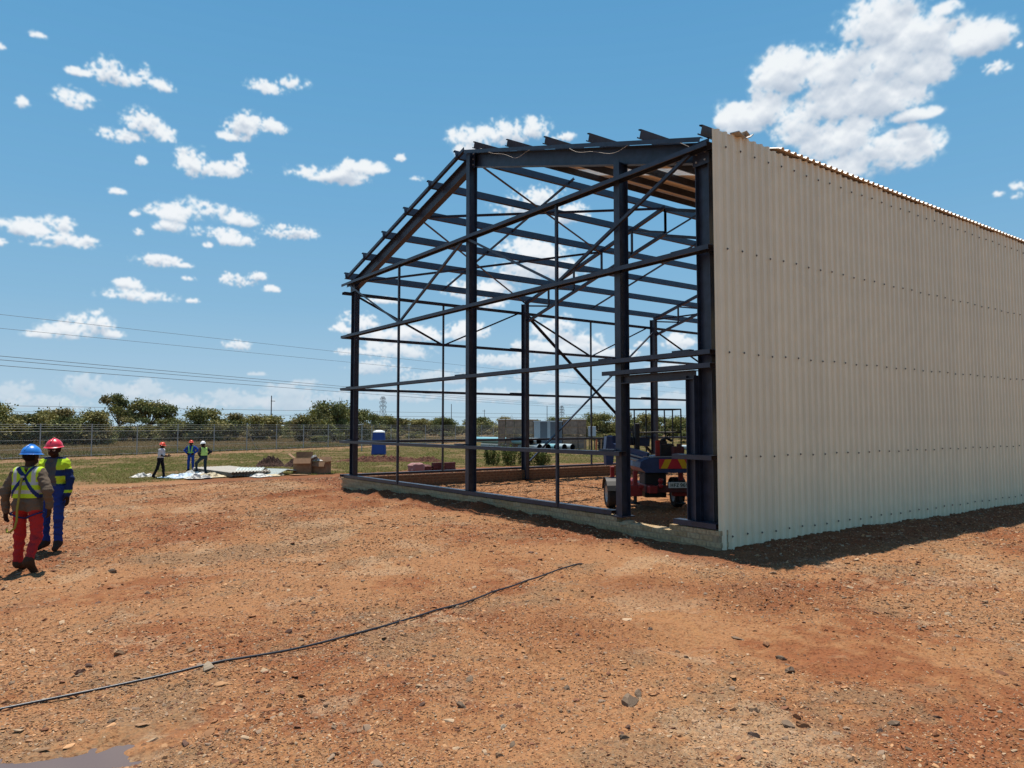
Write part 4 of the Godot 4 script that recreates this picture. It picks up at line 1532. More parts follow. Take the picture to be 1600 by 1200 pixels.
func hand(g: Geo, wrist: Vector3, dirn: Vector3, palm_n: Vector3, thumb: Vector3, skin: Color, curl: float, fat := 1.0) -> void:
	var d := dirn.normalized()
	var side := thumb - d * thumb.dot(d)
	side = side.normalized()
	var pn := palm_n - d * palm_n.dot(d) - side * palm_n.dot(side)
	pn = pn.normalized() if pn.length() > 0.1 else d.cross(side)
	var b := []
	for i in 3:
		var o := side * (i - 1) * 0.025
		b.append([wrist + o * 0.6, wrist + d * 0.085 + o, 0.019 * fat, 0.015 * fat, skin])
	var lens := [0.072, 0.080, 0.075, 0.058]
	for i in 4:
		var p := wrist + d * 0.088 + side * (0.031 - i * 0.0205)
		var bend := d
		for j in 3:
			bend = (bend + pn * curl * (0.6 + 0.25 * j)).normalized()
			var q: Vector3 = p + bend * lens[i] * [0.44, 0.31, 0.25][j]
			b.append([p, q, (0.0098 - j * 0.0008) * fat, (0.0092 - j * 0.0008) * fat, skin])
			p = q
	var t0 := wrist + d * 0.022 + side * 0.026
	var t1 := t0 + (d * 0.6 + side * 0.7 + pn * 0.35).normalized() * 0.040
	var t2 := t1 + (d * 0.9 + side * 0.25 + pn * 0.45).normalized() * 0.042
	b.append([t0, t1, 0.014 * fat, 0.0115 * fat, skin])
	b.append([t1, t2, 0.0115 * fat, 0.009 * fat, skin])
	flesh(g, b, 0.0055 * fat, 0.008)

func head(g: Geo, at: Transform3D, skin: Color, hair: Color, cell: float) -> void:
	var b := []
	var P := func(x: float, y: float, z: float) -> Vector3: return at * Vector3(x, y, z)
	b.append([P.call(0, 0.035, -0.012), P.call(0, 0.02, 0.012), 0.088, 0.080, skin])
	b.append([P.call(0, 0.03, -0.03), P.call(0, 0.055, -0.02), 0.084, 0.082, hair])
	b.append([P.call(-0.025, -0.045, 0.045), P.call(0.025, -0.045, 0.045), 0.045, 0.045, skin])
	b.append([P.call(0, -0.085, 0.062), P.call(0, -0.08, 0.06), 0.027, 0.027, skin])
	b.append([P.call(-0.03, 0.022, 0.075), P.call(0.03, 0.022, 0.075), 0.022, 0.022, skin])
	b.append([P.call(0, 0.012, 0.090), P.call(0, -0.022, 0.108), 0.010, 0.015, skin])
	for s in [-1.0, 1.0]:
		b.append([P.call(0.012 * s, -0.026, 0.100), P.call(0.014 * s, -0.026, 0.096), 0.010, 0.010, skin])
		b.append([P.call(0.086 * s, 0.015, -0.005), P.call(0.083 * s, -0.03, 0.0), 0.015, 0.011, skin])
		b.append([P.call(0.034 * s, 0.004, 0.083), P.call(0.031 * s, 0.004, 0.084), 0.0125, 0.0125, Color(0.42, 0.38, 0.34)])
		b.append([P.call(0.033 * s, 0.004, 0.0925), P.call(0.033 * s, 0.004, 0.093), 0.006, 0.006, Color(0.01, 0.008, 0.007)])
	b.append([P.call(-0.02, -0.058, 0.092), P.call(0.02, -0.058, 0.092), 0.0085, 0.0085, skin * Color(1.5, 0.9, 0.85)])
	b.append([P.call(-0.018, -0.069, 0.089), P.call(0.018, -0.069, 0.089), 0.009, 0.009, skin * Color(1.5, 0.9, 0.85)])
	b.append([P.call(0, -0.17, -0.02), P.call(0, -0.05, -0.012), 0.056, 0.054, skin])
	flesh(g, b, cell, 0.022)

func hard_hat(parent: Node3D, at: Transform3D, m: Material) -> void:
	var g := Geo.new()
	var prof := PackedVector2Array()
	for i in 9:
		var a := i / 8.0 * PI * 0.5
		prof.append(Vector2(0.128 * cos(a), 0.128 * sin(a) * 1.02))
	g.lathe(prof, at * Transform3D(Basis().scaled(Vector3(0.93, 1.0, 1.12)), Vector3(0, 0.05, 0)), 24)
	var o := part(g, "hard_hat", m, parent)
	var b := Geo.new()
	b.lathe(PackedVector2Array([Vector2(0.118, 0.008), Vector2(0.130, 0.010), Vector2(0.150, 0.000), Vector2(0.150, -0.005), Vector2(0.118, -0.004)]), at * Transform3D(Basis().scaled(Vector3(0.92, 1.0, 1.14)), Vector3(0, 0.048, 0.012)), 24)
	b.tube(PackedVector3Array([at * Vector3(0, 0.105, -0.128), at * Vector3(0, 0.158, -0.085), at * Vector3(0, 0.183, -0.02), at * Vector3(0, 0.18, 0.04), at * Vector3(0, 0.145, 0.105)]), 0.013, 0.013, 6)
	part(b, "brim_and_ridge", m, o)

func body_bones(c: Dictionary) -> Array:
	# c: joints of the limbs and the colours of the clothes; y = 0 is the ground, +z the way the person faces
	var top: Variant = c.top
	var legs: Variant = c.legs
	var b := []
	var lean: Vector3 = c.get("lean", Vector3.ZERO)
	for s in [-1.0, 1.0]:
		b.append([Vector3(0.075 * s, 0.95, -0.01), Vector3(0.07 * s, 0.98, 0.0), 0.118, 0.118, legs])
		b.append([Vector3(0.07 * s, 1.02, 0.0) , Vector3(0.075 * s, 1.18, 0.005) + lean * 0.5, 0.112, 0.116, top])
		b.append([Vector3(0.075 * s, 1.18, 0.005) + lean * 0.5, Vector3(0.10 * s, 1.36, -0.005) + lean, 0.118, 0.108, top])
		b.append([Vector3(0.02 * s, 1.445, -0.01) + lean, Vector3(0.155 * s, 1.395, -0.01) + lean, 0.052, 0.056, top])
	for i in 2:
		var L: Array = c.leg[i]      # hip, knee, ankle, toe
		b.append([L[0], L[1], 0.092, 0.070, legs])
		b.append([L[1], L[2], 0.070, 0.058, legs])
		b.append([L[2], L[2].lerp(L[3], 0.25), 0.060, 0.054, c.boot])
		b.append([L[2].lerp(L[3], 0.05) - Vector3(0, 0.02, 0), L[3], 0.052, 0.046, c.boot])
		var A: Array = c.arm[i]      # shoulder, elbow, wrist
		b.append([A[0], A[1], 0.070, 0.062, c.get("sleeve", top)])
		b.append([A[1], A[2], 0.061 if not c.has("bare") else 0.042, 0.050 if not c.has("bare") else 0.030, c.get("bare", c.get("sleeve", top))])
	return b

func person(label: String, at: Vector3, turn: float, c: Dictionary, cell: float, fine: bool) -> Node3D:
	var root := thing("person", label, "person", at, turn, "site workers")
	var g := Geo.new()
	var fold := FastNoiseLite.new()
	fold.seed = int(absf(at.x * 37.0))
	fold.frequency = 7.0
	fold.fractal_octaves = 2
	var creases := func(p: Vector3, d: float) -> float:
		return d + 0.017 * fold.get_noise_3d(p.x, p.y * 1.7, p.z) * sst(0.1, 0.25, p.y)
	flesh(g, body_bones(c), cell, 0.035, creases)
	var skin: Color = c.skin
	var hx := Transform3D(Basis.from_euler(c.get("head_turn", Vector3.ZERO)), Vector3(0, 1.60, 0.015) + c.get("lean", Vector3.ZERO))
	head(g, hx, skin, Color(0.012, 0.010, 0.009), 0.007 if fine else 0.013)
	for i in 2:
		var A: Array = c.arm[i]
		var h: Array = c.hand[i]     # direction, palm normal, thumb side, curl
		hand(g, A[2] + (A[2] - A[1]).normalized() * 0.015, h[0], h[1], h[2], skin, h[3], 1.05 if fine else 1.5)
	part(g, "body", M.cloth, root)
	hard_hat(root, hx, c.hat)
	return root

func vest_on(root: Node3D, c: Dictionary, called: String, look: Callable, y0: float, y1: float, cell: float, gap := 0.0, strap: Variant = null) -> void:
	# a sleeveless garment a finger's breadth off the torso
	var b := []
	for q in body_bones(c).slice(0, 8):
		if q[0].y > 0.99:
			b.append([q[0], q[1], q[2] + 0.016, q[3] + 0.016, look])
	var lean: Vector3 = c.get("lean", Vector3.ZERO)
	var cut := func(p: Vector3, d: float) -> float:
		var e := d
		if strap != null:
			e -= strap.call(p)
		e = maxf(e, p.y - y1)
		e = maxf(e, y0 - p.y)
		e = maxf(e, absf(p.x - lean.x) - 0.195)
		if gap > 0.0 and p.z > 0.0:
			e = maxf(e, gap - absf(p.x - lean.x) + (p.y - 1.1) * 0.06)
		if p.y > 1.38:
			e = maxf(e, 0.075 - Vector2(p.x - lean.x, (p.z - lean.z) * 0.9).length())
		return e
	var g := Geo.new()
	flesh(g, b, cell, 0.035, cut)
	part(g, called, M.cloth, root)

func seg2(p: Vector2, a: Vector2, b: Vector2) -> float:
	var t := clampf((p - a).dot(b - a) / (b - a).length_squared(), 0.0, 1.0)
	return (p - a - (b - a) * t).length()

func build_people() -> void:
	var yellow := Color(0.42, 0.58, 0.03)
	var silver := Color(0.40, 0.41, 0.39)
	var navy := Color(0.020, 0.035, 0.11)
	var skin := Color(0.045, 0.024, 0.016)
	var red_trousers := func(q: Vector3) -> Color: return Color(0.115, 0.090, 0.066) if q.y > 0.865 + 0.012 * sin(q.x * 31.0) else Color(0.36, 0.028, 0.030)
	# walking away, blue helmet
	var c := {"skin": skin, "top": Color(0.115, 0.090, 0.066), "legs": red_trousers, "boot": Color(0.055, 0.034, 0.022), "hat": M.hat_blue,
		"leg": [[Vector3(0.10, 0.93, 0), Vector3(0.15, 0.50, 0.09), Vector3(0.165, 0.125, 0.10), Vector3(0.185, 0.05, 0.27)], [Vector3(-0.10, 0.93, 0), Vector3(-0.15, 0.52, -0.02), Vector3(-0.185, 0.21, -0.24), Vector3(-0.205, 0.05, -0.14)]],
		"arm": [[Vector3(0.180, 1.375, -0.01), Vector3(0.285, 1.13, -0.05), Vector3(0.32, 0.87, 0.03)], [Vector3(-0.180, 1.375, -0.01), Vector3(-0.315, 1.15, -0.09), Vector3(-0.285, 0.92, 0.02)]],
		"hand": [[Vector3(0.05, -1, 0.15), Vector3(-1, 0, 0.3), Vector3(0, 0, 1), 0.35], [Vector3(0.1, -1, 0.2), Vector3(1, 0, 0.3), Vector3(0, 0, 1), 0.45]], "head_turn": Vector3(0.05, -0.12, 0.0), "lean": Vector3(0.0, 0.0, 0.015)}
	var p := Vector3(-7.9, ground(-7.9, -5.54) + 0.003, -5.54)
	var man := person("worker in blue helmet, red trousers and harness walking away from view", p, 2.55, c, 0.014, true)
	var strap := func(q: Vector3) -> float:
		var w := Vector2(q.x, q.y)
		if q.z > 0.02:
			return 0.0
		var d := minf(minf(seg2(w, Vector2(0.10, 1.46), Vector2(0.0, 1.335)), seg2(w, Vector2(-0.10, 1.46), Vector2(0.0, 1.335))), minf(seg2(w, Vector2(0.0, 1.34), Vector2(0.19, 1.06)), seg2(w, Vector2(0.0, 1.34), Vector2(-0.19, 1.06))))
		return 0.009 if d < 0.023 else 0.0
	var look := func(q: Vector3) -> Color:
		if strap.call(q) > 0.0:
			return navy
		if absf(q.y - 1.135) < 0.026 or (absf(q.y - 1.245) < 0.022) or (absf(absf(q.x) - 0.125) < 0.026 and q.y > 1.25):
			return silver
		return yellow
	vest_on(man, c, "high_visibility_vest", look, 1.045, 1.475, 0.010, 0.05, strap)
	var ring := Geo.new()
	ring.box(Transform3D(Basis(), Vector3(0, 1.345, -0.148)), Vector3(0.055, 0.03, 0.012), 0.004)
	part(ring, "harness_ring", M.galv, man)
	var lan := Geo.new()
	lan.tint = Color(0.24, 0.23, 0.05)
	lan.tube(PackedVector3Array([Vector3(0.0, 1.33, -0.155), Vector3(0.012, 1.2, -0.168), Vector3(0.02, 1.05, -0.172), Vector3(0.045, 0.9, -0.16), Vector3(0.05, 0.75, -0.15), Vector3(0.08, 0.64, -0.14), Vector3(0.16, 0.58, -0.11), Vector3(0.235, 0.57, -0.06), Vector3(0.25, 0.62, -0.04)]), 0.016, 0.014, 7)
	part(lan, "lanyard", M.cloth, man)
	var thigh := Geo.new()
	thigh.tint = navy
	for s in [-1.0, 1.0]:
		var q := PackedVector3Array()
		for i in 17:
			var a := TAU * i / 16.0
			q.append(Vector3(0.105 * s + cos(a) * 0.103, 0.80 + 0.04 * cos(a) * s, -0.005 + sin(a) * 0.104))
		thigh.tube(q, 0.011, 0.011, 5)
	part(thigh, "leg_straps", M.cloth, man)
	# coming towards the camera, red helmet, half behind the first
	var jacket := func(q: Vector3) -> Color:
		if absf(q.x) < 0.085 + (1.45 - q.y) * 0.05 and q.z > 0.03 and q.y < 1.46:
			return Color(0.085, 0.075, 0.072)
		if q.y > 1.285 and q.y < 1.455:
			return yellow
		if absf(q.y - 1.12) < 0.06:
			return yellow
		return navy * 0.8
	var slv := func(q: Vector3) -> Color:
		if q.y > 1.30:
			return yellow
		if absf(q.y - 0.935) < 0.022:
			return yellow
		return navy * 0.8
	var c2 := {"skin": skin * 0.75, "top": jacket, "sleeve": slv, "legs": Color(0.020, 0.040, 0.17), "boot": Color(0.05, 0.028, 0.02), "hat": M.hat_red,
		"leg": [[Vector3(0.10, 0.93, 0), Vector3(0.13, 0.50, 0.06), Vector3(0.14, 0.125, 0.06), Vector3(0.19, 0.05, 0.23)], [Vector3(-0.10, 0.93, 0), Vector3(-0.12, 0.50, 0.0), Vector3(-0.125, 0.115, -0.06), Vector3(-0.16, 0.045, 0.1)]],
		"arm": [[Vector3(0.180, 1.375, -0.01), Vector3(0.25, 1.13, -0.02), Vector3(0.265, 0.88, 0.06)], [Vector3(-0.180, 1.375, -0.01), Vector3(-0.25, 1.13, -0.03), Vector3(-0.27, 0.88, 0.02)]],
		"hand": [[Vector3(0.05, -1, 0.1), Vector3(-1, 0, 0.1), Vector3(0, 0, 1), 0.25], [Vector3(-0.05, -1, 0.1), Vector3(1, 0, 0.1), Vector3(0, 0, 1), 0.25]], "head_turn": Vector3(0.1, 0.1, 0.0)}
	p = Vector3(-7.49, ground(-7.49, -7.15) + 0.003, -7.15)
	person("worker in red helmet, blue trousers and open navy yellow jacket facing the first", p, -0.60, c2, 0.014, true)
	# far group
	var black := Color(0.014, 0.013, 0.016)
	var c3 := {"skin": skin, "top": Color(0.56, 0.53, 0.53), "sleeve": Color(0.56, 0.53, 0.53), "bare": skin, "legs": black, "boot": black, "hat": M.hat_orange, "lean": Vector3(0, 0, 0.05),
		"leg": [[Vector3(0.10, 0.93, 0), Vector3(0.10, 0.50, 0.10), Vector3(0.10, 0.115, 0.12), Vector3(0.12, 0.045, 0.30)], [Vector3(-0.10, 0.93, 0), Vector3(-0.10, 0.50, -0.10), Vector3(-0.10, 0.13, -0.30), Vector3(-0.12, 0.045, -0.14)]],
		"arm": [[Vector3(0.19, 1.40, 0.04), Vector3(0.21, 1.15, 0.05), Vector3(0.12, 1.10, 0.29)], [Vector3(-0.19, 1.40, 0.04), Vector3(-0.21, 1.15, 0.03), Vector3(-0.10, 1.08, 0.28)]],
		"hand": [[Vector3(-0.1, 0.0, 1), Vector3(-0.3, 1, 0), Vector3(-1, 0.2, 0), 0.35], [Vector3(0.1, 0.0, 1), Vector3(0.3, 1, 0), Vector3(1, 0.2, 0), 0.35]], "head_turn": Vector3(0.25, 0, 0)}
	p = Vector3(-1.31, ground(-1.31, -32.41), -32.41)
	var w3 := person("worker in white shirt, black trousers and orange helmet looking at a phone", p, 0.95, c3, 0.022, false)
	var ph := Geo.new()
	ph.box(Transform3D(Basis(Vector3.RIGHT, 0.4), p + Vector3(0, 1.13, 0) + Vector3(sin(0.95), 0, cos(0.95)) * 0.40), Vector3(0.075, 0.15, 0.012), 0.004)
	var po := part(ph, "phone", M.black, self)
	tag(po, "dark mobile phone held by the worker in the white shirt", "phone")
	var blue := Color(0.020, 0.060, 0.28)
	var c4 := {"skin": skin, "top": blue, "legs": blue, "boot": black, "hat": M.hat_orange,
		"leg": [[Vector3(0.10, 0.93, 0), Vector3(0.12, 0.50, 0.03), Vector3(0.13, 0.115, 0.0), Vector3(0.15, 0.045, 0.16)], [Vector3(-0.10, 0.93, 0), Vector3(-0.12, 0.50, 0.03), Vector3(-0.13, 0.115, 0.0), Vector3(-0.15, 0.045, 0.16)]],
		"arm": [[Vector3(0.19, 1.40, 0), Vector3(0.38, 1.20, -0.08), Vector3(0.20, 1.04, 0.08)], [Vector3(-0.19, 1.40, 0), Vector3(-0.38, 1.20, -0.08), Vector3(-0.20, 1.04, 0.08)]],
		"hand": [[Vector3(-0.6, -0.4, 0.4), Vector3(-1, 0, 0), Vector3(0, 1, 0), 0.4], [Vector3(0.6, -0.4, 0.4), Vector3(1, 0, 0), Vector3(0, 1, 0), 0.4]]}
	p = Vector3(1.22, ground(1.22, -37.6), -37.6)
	var w4 := person("worker in blue overalls with green harness standing hands on hips", p, -0.55, c4, 0.022, false)
	var lime := Color(0.26, 0.52, 0.10)
	var look4 := func(q: Vector3) -> Color:
		var w := Vector2(q.x, q.y)
		var d := minf(seg2(w, Vector2(0.11, 1.45), Vector2(0.05, 1.06)), seg2(w, Vector2(-0.11, 1.45), Vector2(-0.05, 1.06)))
		return lime if d < 0.035 or absf(q.y - 1.09) < 0.03 else blue * 0.8
	vest_on(w4, c4, "safety_harness", look4, 1.03, 1.46, 0.018)
	var c5 := {"skin": skin, "top": Color(0.022, 0.022, 0.030), "legs": Color(0.022, 0.032, 0.042), "boot": black, "hat": M.hat_white, "lean": Vector3(0, 0, 0.06),
		"leg": [[Vector3(0.10, 0.93, 0), Vector3(0.16, 0.62, 0.38), Vector3(0.14, 0.26, 0.36), Vector3(0.14, 0.19, 0.53)], [Vector3(-0.10, 0.93, 0), Vector3(-0.11, 0.50, 0.02), Vector3(-0.12, 0.115, -0.02), Vector3(-0.13, 0.045, 0.14)]],
		"arm": [[Vector3(0.19, 1.40, 0.05), Vector3(0.34, 1.18, -0.06), Vector3(0.19, 1.05, 0.12)], [Vector3(-0.19, 1.40, 0.05), Vector3(-0.38, 1.22, -0.08), Vector3(-0.20, 1.05, 0.08)]],
		"hand": [[Vector3(-0.6, -0.4, 0.4), Vector3(-1, 0, 0), Vector3(0, 1, 0), 0.4], [Vector3(0.6, -0.4, 0.4), Vector3(1, 0, 0), Vector3(0, 1, 0), 0.4]], "head_turn": Vector3(0.15, 0.2, 0)}
	p = Vector3(0.95, ground(0.95, -33.5), -33.5)
	var w5 := person("worker in white helmet and lime vest with one foot up on sheets", p, 3.55, c5, 0.022, false)
	var look5 := func(_q: Vector3) -> Color: return Color(0.42, 0.60, 0.16)
	vest_on(w5, c5, "high_visibility_vest", look5, 1.03, 1.46, 0.018, 0.05)

# ---------------------------------------------------------------- towable work platform inside the shed
func build_lift() -> void:
	var at := Vector3(3.22, -0.33, -4.40)
	at.y = ground(at.x, at.z)
	var t := thing("boom_lift", "blue and red towable boom lift parked inside the shed doorway", "boom lift", at, deg_to_rad(-33.0))
	t.scale = Vector3.ONE * 1.06
	var T := func(x: float, y: float, z: float) -> Transform3D: return Transform3D(Basis(), Vector3(x, y, z))
	# wheels
	for s in [-0.69, 0.69]:
		var w := Geo.new()
		var ax := Transform3D(Basis(Vector3.FORWARD, PI / 2), Vector3(s, 0.28, 0.0))
		w.lathe(PackedVector2Array([Vector3_2(0.17, -0.09), Vector3_2(0.25, -0.095), Vector3_2(0.28, -0.07), Vector3_2(0.28, 0.07), Vector3_2(0.25, 0.095), Vector3_2(0.17, 0.09)]), ax, 20)
		var wo := part(w, "wheel", M.rubber, t)
		var rim := Geo.new()
		rim.lathe(PackedVector2Array([Vector2(0.0, -0.05), Vector2(0.12, -0.05), Vector2(0.17, -0.085)]), ax, 16)
		rim.lathe(PackedVector2Array([Vector2(0.17, 0.085), Vector2(0.12, 0.05), Vector2(0.0, 0.05)]), ax, 16)
		part(rim, "rim", M.galv, wo)
		var fen := Geo.new()
		for i in 8:
			var a0 := PI * (0.08 + 0.84 * i / 8.0)
			var a1 := PI * (0.08 + 0.84 * (i + 1) / 8.0)
			var p0 := Vector3(s, 0.28 + 0.33 * sin(a0), 0.33 * cos(a0))
			var p1 := Vector3(s, 0.28 + 0.33 * sin(a1), 0.33 * cos(a1))
			fen.sweep(prof_r(0.24, 0.012), p0, p1, (p0 - Vector3(s, 0.28, 0)).normalized())
		part(fen, "mudguard", M.black, t)
	# chassis
	var ch := Geo.new()
	ch.box(T.call(0.0, 0.42, -0.35), Vector3(0.16, 0.14, 2.3), 0.01)
	ch.box(T.call(0.0, 0.36, 0.0), Vector3(1.2, 0.10, 0.12), 0.01)
	ch.box(T.call(0.0, 0.42, -1.1), Vector3(1.1, 0.10, 0.12), 0.01)
	part(ch, "chassis", M.red_paint, t)
	var rear := Geo.new()
	rear.box(T.call(0.36, 0.42, 0.58), Vector3(0.95, 0.14, 0.08), 0.008)
	part(rear, "rear_bar", M.dark_red, t)
	for q in [[-0.30, 0.42, 0.45], [0.62, 0.42, 0.45], [-0.45, 0.42, -1.15], [0.45, 0.42, -1.15]]:
		var og := Geo.new()
		og.box(T.call(q[0], 0.38, q[2]), Vector3(0.30, 0.22, 0.14), 0.012)
		og.box(T.call(q[0] + 0.02, 0.60, q[2]), Vector3(0.085, 0.34, 0.085), 0.008)
		og.box(T.call(q[0] + 0.12, 0.46, q[2] + 0.03), Vector3(0.10, 0.06, 0.16), 0.012)
		var oo := part(og, "outrigger", M.red_paint, t)
		var ft := Geo.new()
		ft.lathe(PackedVector2Array([Vector2(0.0, 0.28), Vector2(0.035, 0.28), Vector2(0.035, 0.16), Vector2(0.10, 0.14), Vector2(0.10, 0.12), Vector2(0.0, 0.12)]), T.call(q[0] + 0.02, 0.0, q[2]), 10)
		part(ft, "foot", M.black, oo)
	# pedestal and turntable
	var pd := Geo.new()
	pd.box(T.call(0.16, 0.48, 0.1), Vector3(0.44, 0.50, 0.5), 0.02)
	pd.lathe(PackedVector2Array([Vector2(0.0, 0.78), Vector2(0.30, 0.76), Vector2(0.30, 0.68), Vector2(0.22, 0.66), Vector2(0.22, 0.5)]), T.call(0.2, 0.0, 0.0), 16)
	part(pd, "pedestal", M.black, t)
	var tb := Geo.new()
	tb.sweep(PackedVector2Array([Vector2(-0.42, 0.0), Vector2(-0.30, -0.10), Vector2(0.58, -0.10), Vector2(0.60, 0.20), Vector2(-0.22, 0.20), Vector2(-0.40, 0.12)]), Vector3(0.2, 0.84, 0.62), Vector3(0.2, 0.84, -0.55), Vector3.UP)
	part(tb, "turntable_cover", M.blue_paint, t)
	var rail := Geo.new()
	rail.tube(PackedVector3Array([Vector3(-0.15, 1.055, 0.60), Vector3(0.82, 1.055, 0.60)]), 0.011, 0.011, 6)
	part(rail, "cover_trim", M.galv, t)
	# chevron board
	var bd := Geo.new()
	bd.box(T.call(0.48, 0.915, 0.636), Vector3(0.64, 0.19, 0.014), 0.003)
	var bo := part(bd, "chevron_board", M.sign_red, t)
	for q in [[0.30, 1.0], [0.64, -1.0]]:
		var st := Geo.new()
		var x: float = q[0]
		var sl: float = q[1] * 0.045
		st.quad(Vector3(x - 0.065 - sl, 0.825, 0.6446), Vector3(x + 0.065 - sl, 0.825, 0.6446), Vector3(x + 0.065 + sl, 1.005, 0.6446), Vector3(x - 0.065 + sl, 1.005, 0.6446), Vector3.BACK)
		part(st, "yellow_stripe", M.sign_yellow, bo)
	# tail lamps and number plate
	for q in [[0.19, 0.585], [0.19, 0.485]]:
		var l := Geo.new()
		l.lathe(PackedVector2Array([Vector2(0.0, 0.035), Vector2(0.045, 0.025), Vector2(0.055, 0.0)]), Transform3D(Basis(Vector3.RIGHT, PI / 2), Vector3(q[0], q[1], 0.622)), 12)
		part(l, "tail_lamp", M.lamp_red, t)
	var np := Geo.new()
	np.box(T.call(0.60, 0.50, 0.64), Vector3(0.52, 0.115, 0.010), 0.003)
	var npo := part(np, "number_plate", M.plate, t)
	var tx := TextMesh.new()
	var fo := SystemFont.new()
	fo.font_names = PackedStringArray(["Droid Sans"])
	fo.font_weight = 700
	tx.font = fo
	tx.text = "HFZ 961 N"
	tx.font_size = 64
	tx.pixel_size = 0.00150
	tx.depth = 0.003
	var to := put(tx, "plate_lettering", M.plate_text, npo)
	to.position = Vector3(0.60, 0.497, 0.6475)
	var pl := Geo.new()
	pl.box(T.call(0.60, 0.575, 0.63), Vector3(0.12, 0.035, 0.05), 0.006)
	part(pl, "plate_lamp", M.black, t)
	# engine and control block
	var en := Geo.new()
	en.box(T.call(0.42, 1.17, 0.1), Vector3(0.30, 0.26, 0.34), 0.02)
	en.box(T.call(0.36, 1.32, 0.05), Vector3(0.20, 0.10, 0.22), 0.03)
	en.tube(PackedVector3Array([Vector3(0.34, 1.36, 0.12), Vector3(0.44, 1.42, 0.15), Vector3(0.56, 1.36, 0.12)]), 0.03, 0.03, 7)
	part(en, "engine", M.black, t)
	var tk := Geo.new()
	tk.box(T.call(0.62, 1.15, 0.3), Vector3(0.24, 0.20, 0.22), 0.02)
	tk.box(T.call(0.66, 1.27, 0.28), Vector3(0.07, 0.06, 0.10), 0.01)
	part(tk, "fuel_tank", M.dark_red, t)
	var up := Geo.new()
	up.box(T.call(0.18, 1.20, 0.45), Vector3(0.085, 0.36, 0.06), 0.008)
	part(up, "boom_rest", M.red_paint, t)
	# folded boom
	var lb := Geo.new()
	lb.sweep(prof_r(0.16, 0.20), Vector3(0.05, 1.02, 0.15), Vector3(-0.66, 1.22, -0.25), Vector3.UP)
	part(lb, "lower_boom", M.blue_paint, t)
	var hy := Geo.new()
	hy.tube(PackedVector3Array([Vector3(-0.05, 0.93, 0.27), Vector3(-0.60, 1.10, -0.08)]), 0.032, 0.024, 8)
	hy.tube(PackedVector3Array([Vector3(-0.02, 1.0, 0.29), Vector3(-0.55, 1.15, 0.0)]), 0.018, 0.018, 8)
	part(hy, "hydraulic_ram", M.galv, t)
	var kn := Geo.new()
	kn.sweep(PackedVector2Array([Vector2(-0.09, -0.30), Vector2(0.05, -0.28), Vector2(0.08, 0.05), Vector2(0.03, 0.28), Vector2(-0.08, 0.30), Vector2(-0.11, 0.0)]), Vector3(-0.66, 1.15, -0.10), Vector3(-0.66, 1.15, -0.38), Vector3.UP)
	part(kn, "boom_knuckle", M.blue_paint, t)
	var ub := Geo.new()
	ub.sweep(prof_r(0.15, 0.17), Vector3(-0.64, 1.38, -0.30), Vector3(0.30, 1.30, -0.9), Vector3.UP)
	part(ub, "upper_boom", M.blue_paint, t)
	# basket
	var cg := Node3D.new()
	cg.name = "basket"
	t.add_child(cg)
	var x0 := -0.06
	var x1 := 0.95
	var z0 := -0.55
	var z1 := -1.20
	for y in [1.02, 1.52, 2.02]:
		var g := Geo.new()
		g.tube(PackedVector3Array([Vector3(x0, y, z0), Vector3(x1, y, z0), Vector3(x1, y, z1), Vector3(x0 - 0.06, y, z1), Vector3(x0 - 0.06, y, z0 - 0.08), Vector3(x0, y, z0)]), 0.016, 0.016, 6)
		part(g, "basket_rail", M.black, cg)
	for q in [[x0, z0], [0.62, z0], [x1, z0], [x1, z1], [0.35, z1], [x0 - 0.06, z1]]:
		var g := Geo.new()
		g.tube(PackedVector3Array([Vector3(q[0], 1.0, q[1]), Vector3(q[0] - (0.03 if q[0] == 0.62 else 0.0), 2.02, q[1])]), 0.015, 0.015, 6)
		part(g, "basket_post", M.black, cg)
	var fl := Geo.new()
	fl.box(T.call((x0 + x1) * 0.5, 1.0, (z0 + z1) * 0.5), Vector3(x1 - x0, 0.03, z0 - z1))
	part(fl, "basket_floor", M.black, cg)
	var cl := Geo.new()
	for i in 4:
		cl.tube(PackedVector3Array([Vector3(-0.14 + i * 0.045, 1.25, z0 + 0.05 + 0.02 * i), Vector3(-0.15 + i * 0.045, 1.62 + 0.05 * (i % 2), z0 + 0.03)]), 0.017, 0.014, 5)
	cl.box(T.call(-0.02, 1.36, z0 + 0.06), Vector3(0.10, 0.72, 0.10), 0.01)
	part(cl, "control_column", M.black, cg)
	# tow bar
	var tw := Geo.new()
	tw.box(T.call(0.0, 0.42, -2.0), Vector3(0.09, 0.09, 1.1), 0.008)
	tw.lathe(PackedVector2Array([Vector2(0.0, 0.06), Vector2(0.05, 0.04), Vector2(0.06, -0.02), Vector2(0.0, -0.04)]), T.call(0.0, 0.42, -2.6), 10)
	part(tw, "tow_bar", M.red_paint, t)
	var jw := Geo.new()
	jw.tube(PackedVector3Array([Vector3(0.12, 0.02, -1.9), Vector3(0.12, 0.75, -1.9)]), 0.03, 0.03, 8)
	part(jw, "jockey_post", M.black, t)

func Vector3_2(a: float, b: float) -> Vector2:
	return Vector2(a, b)

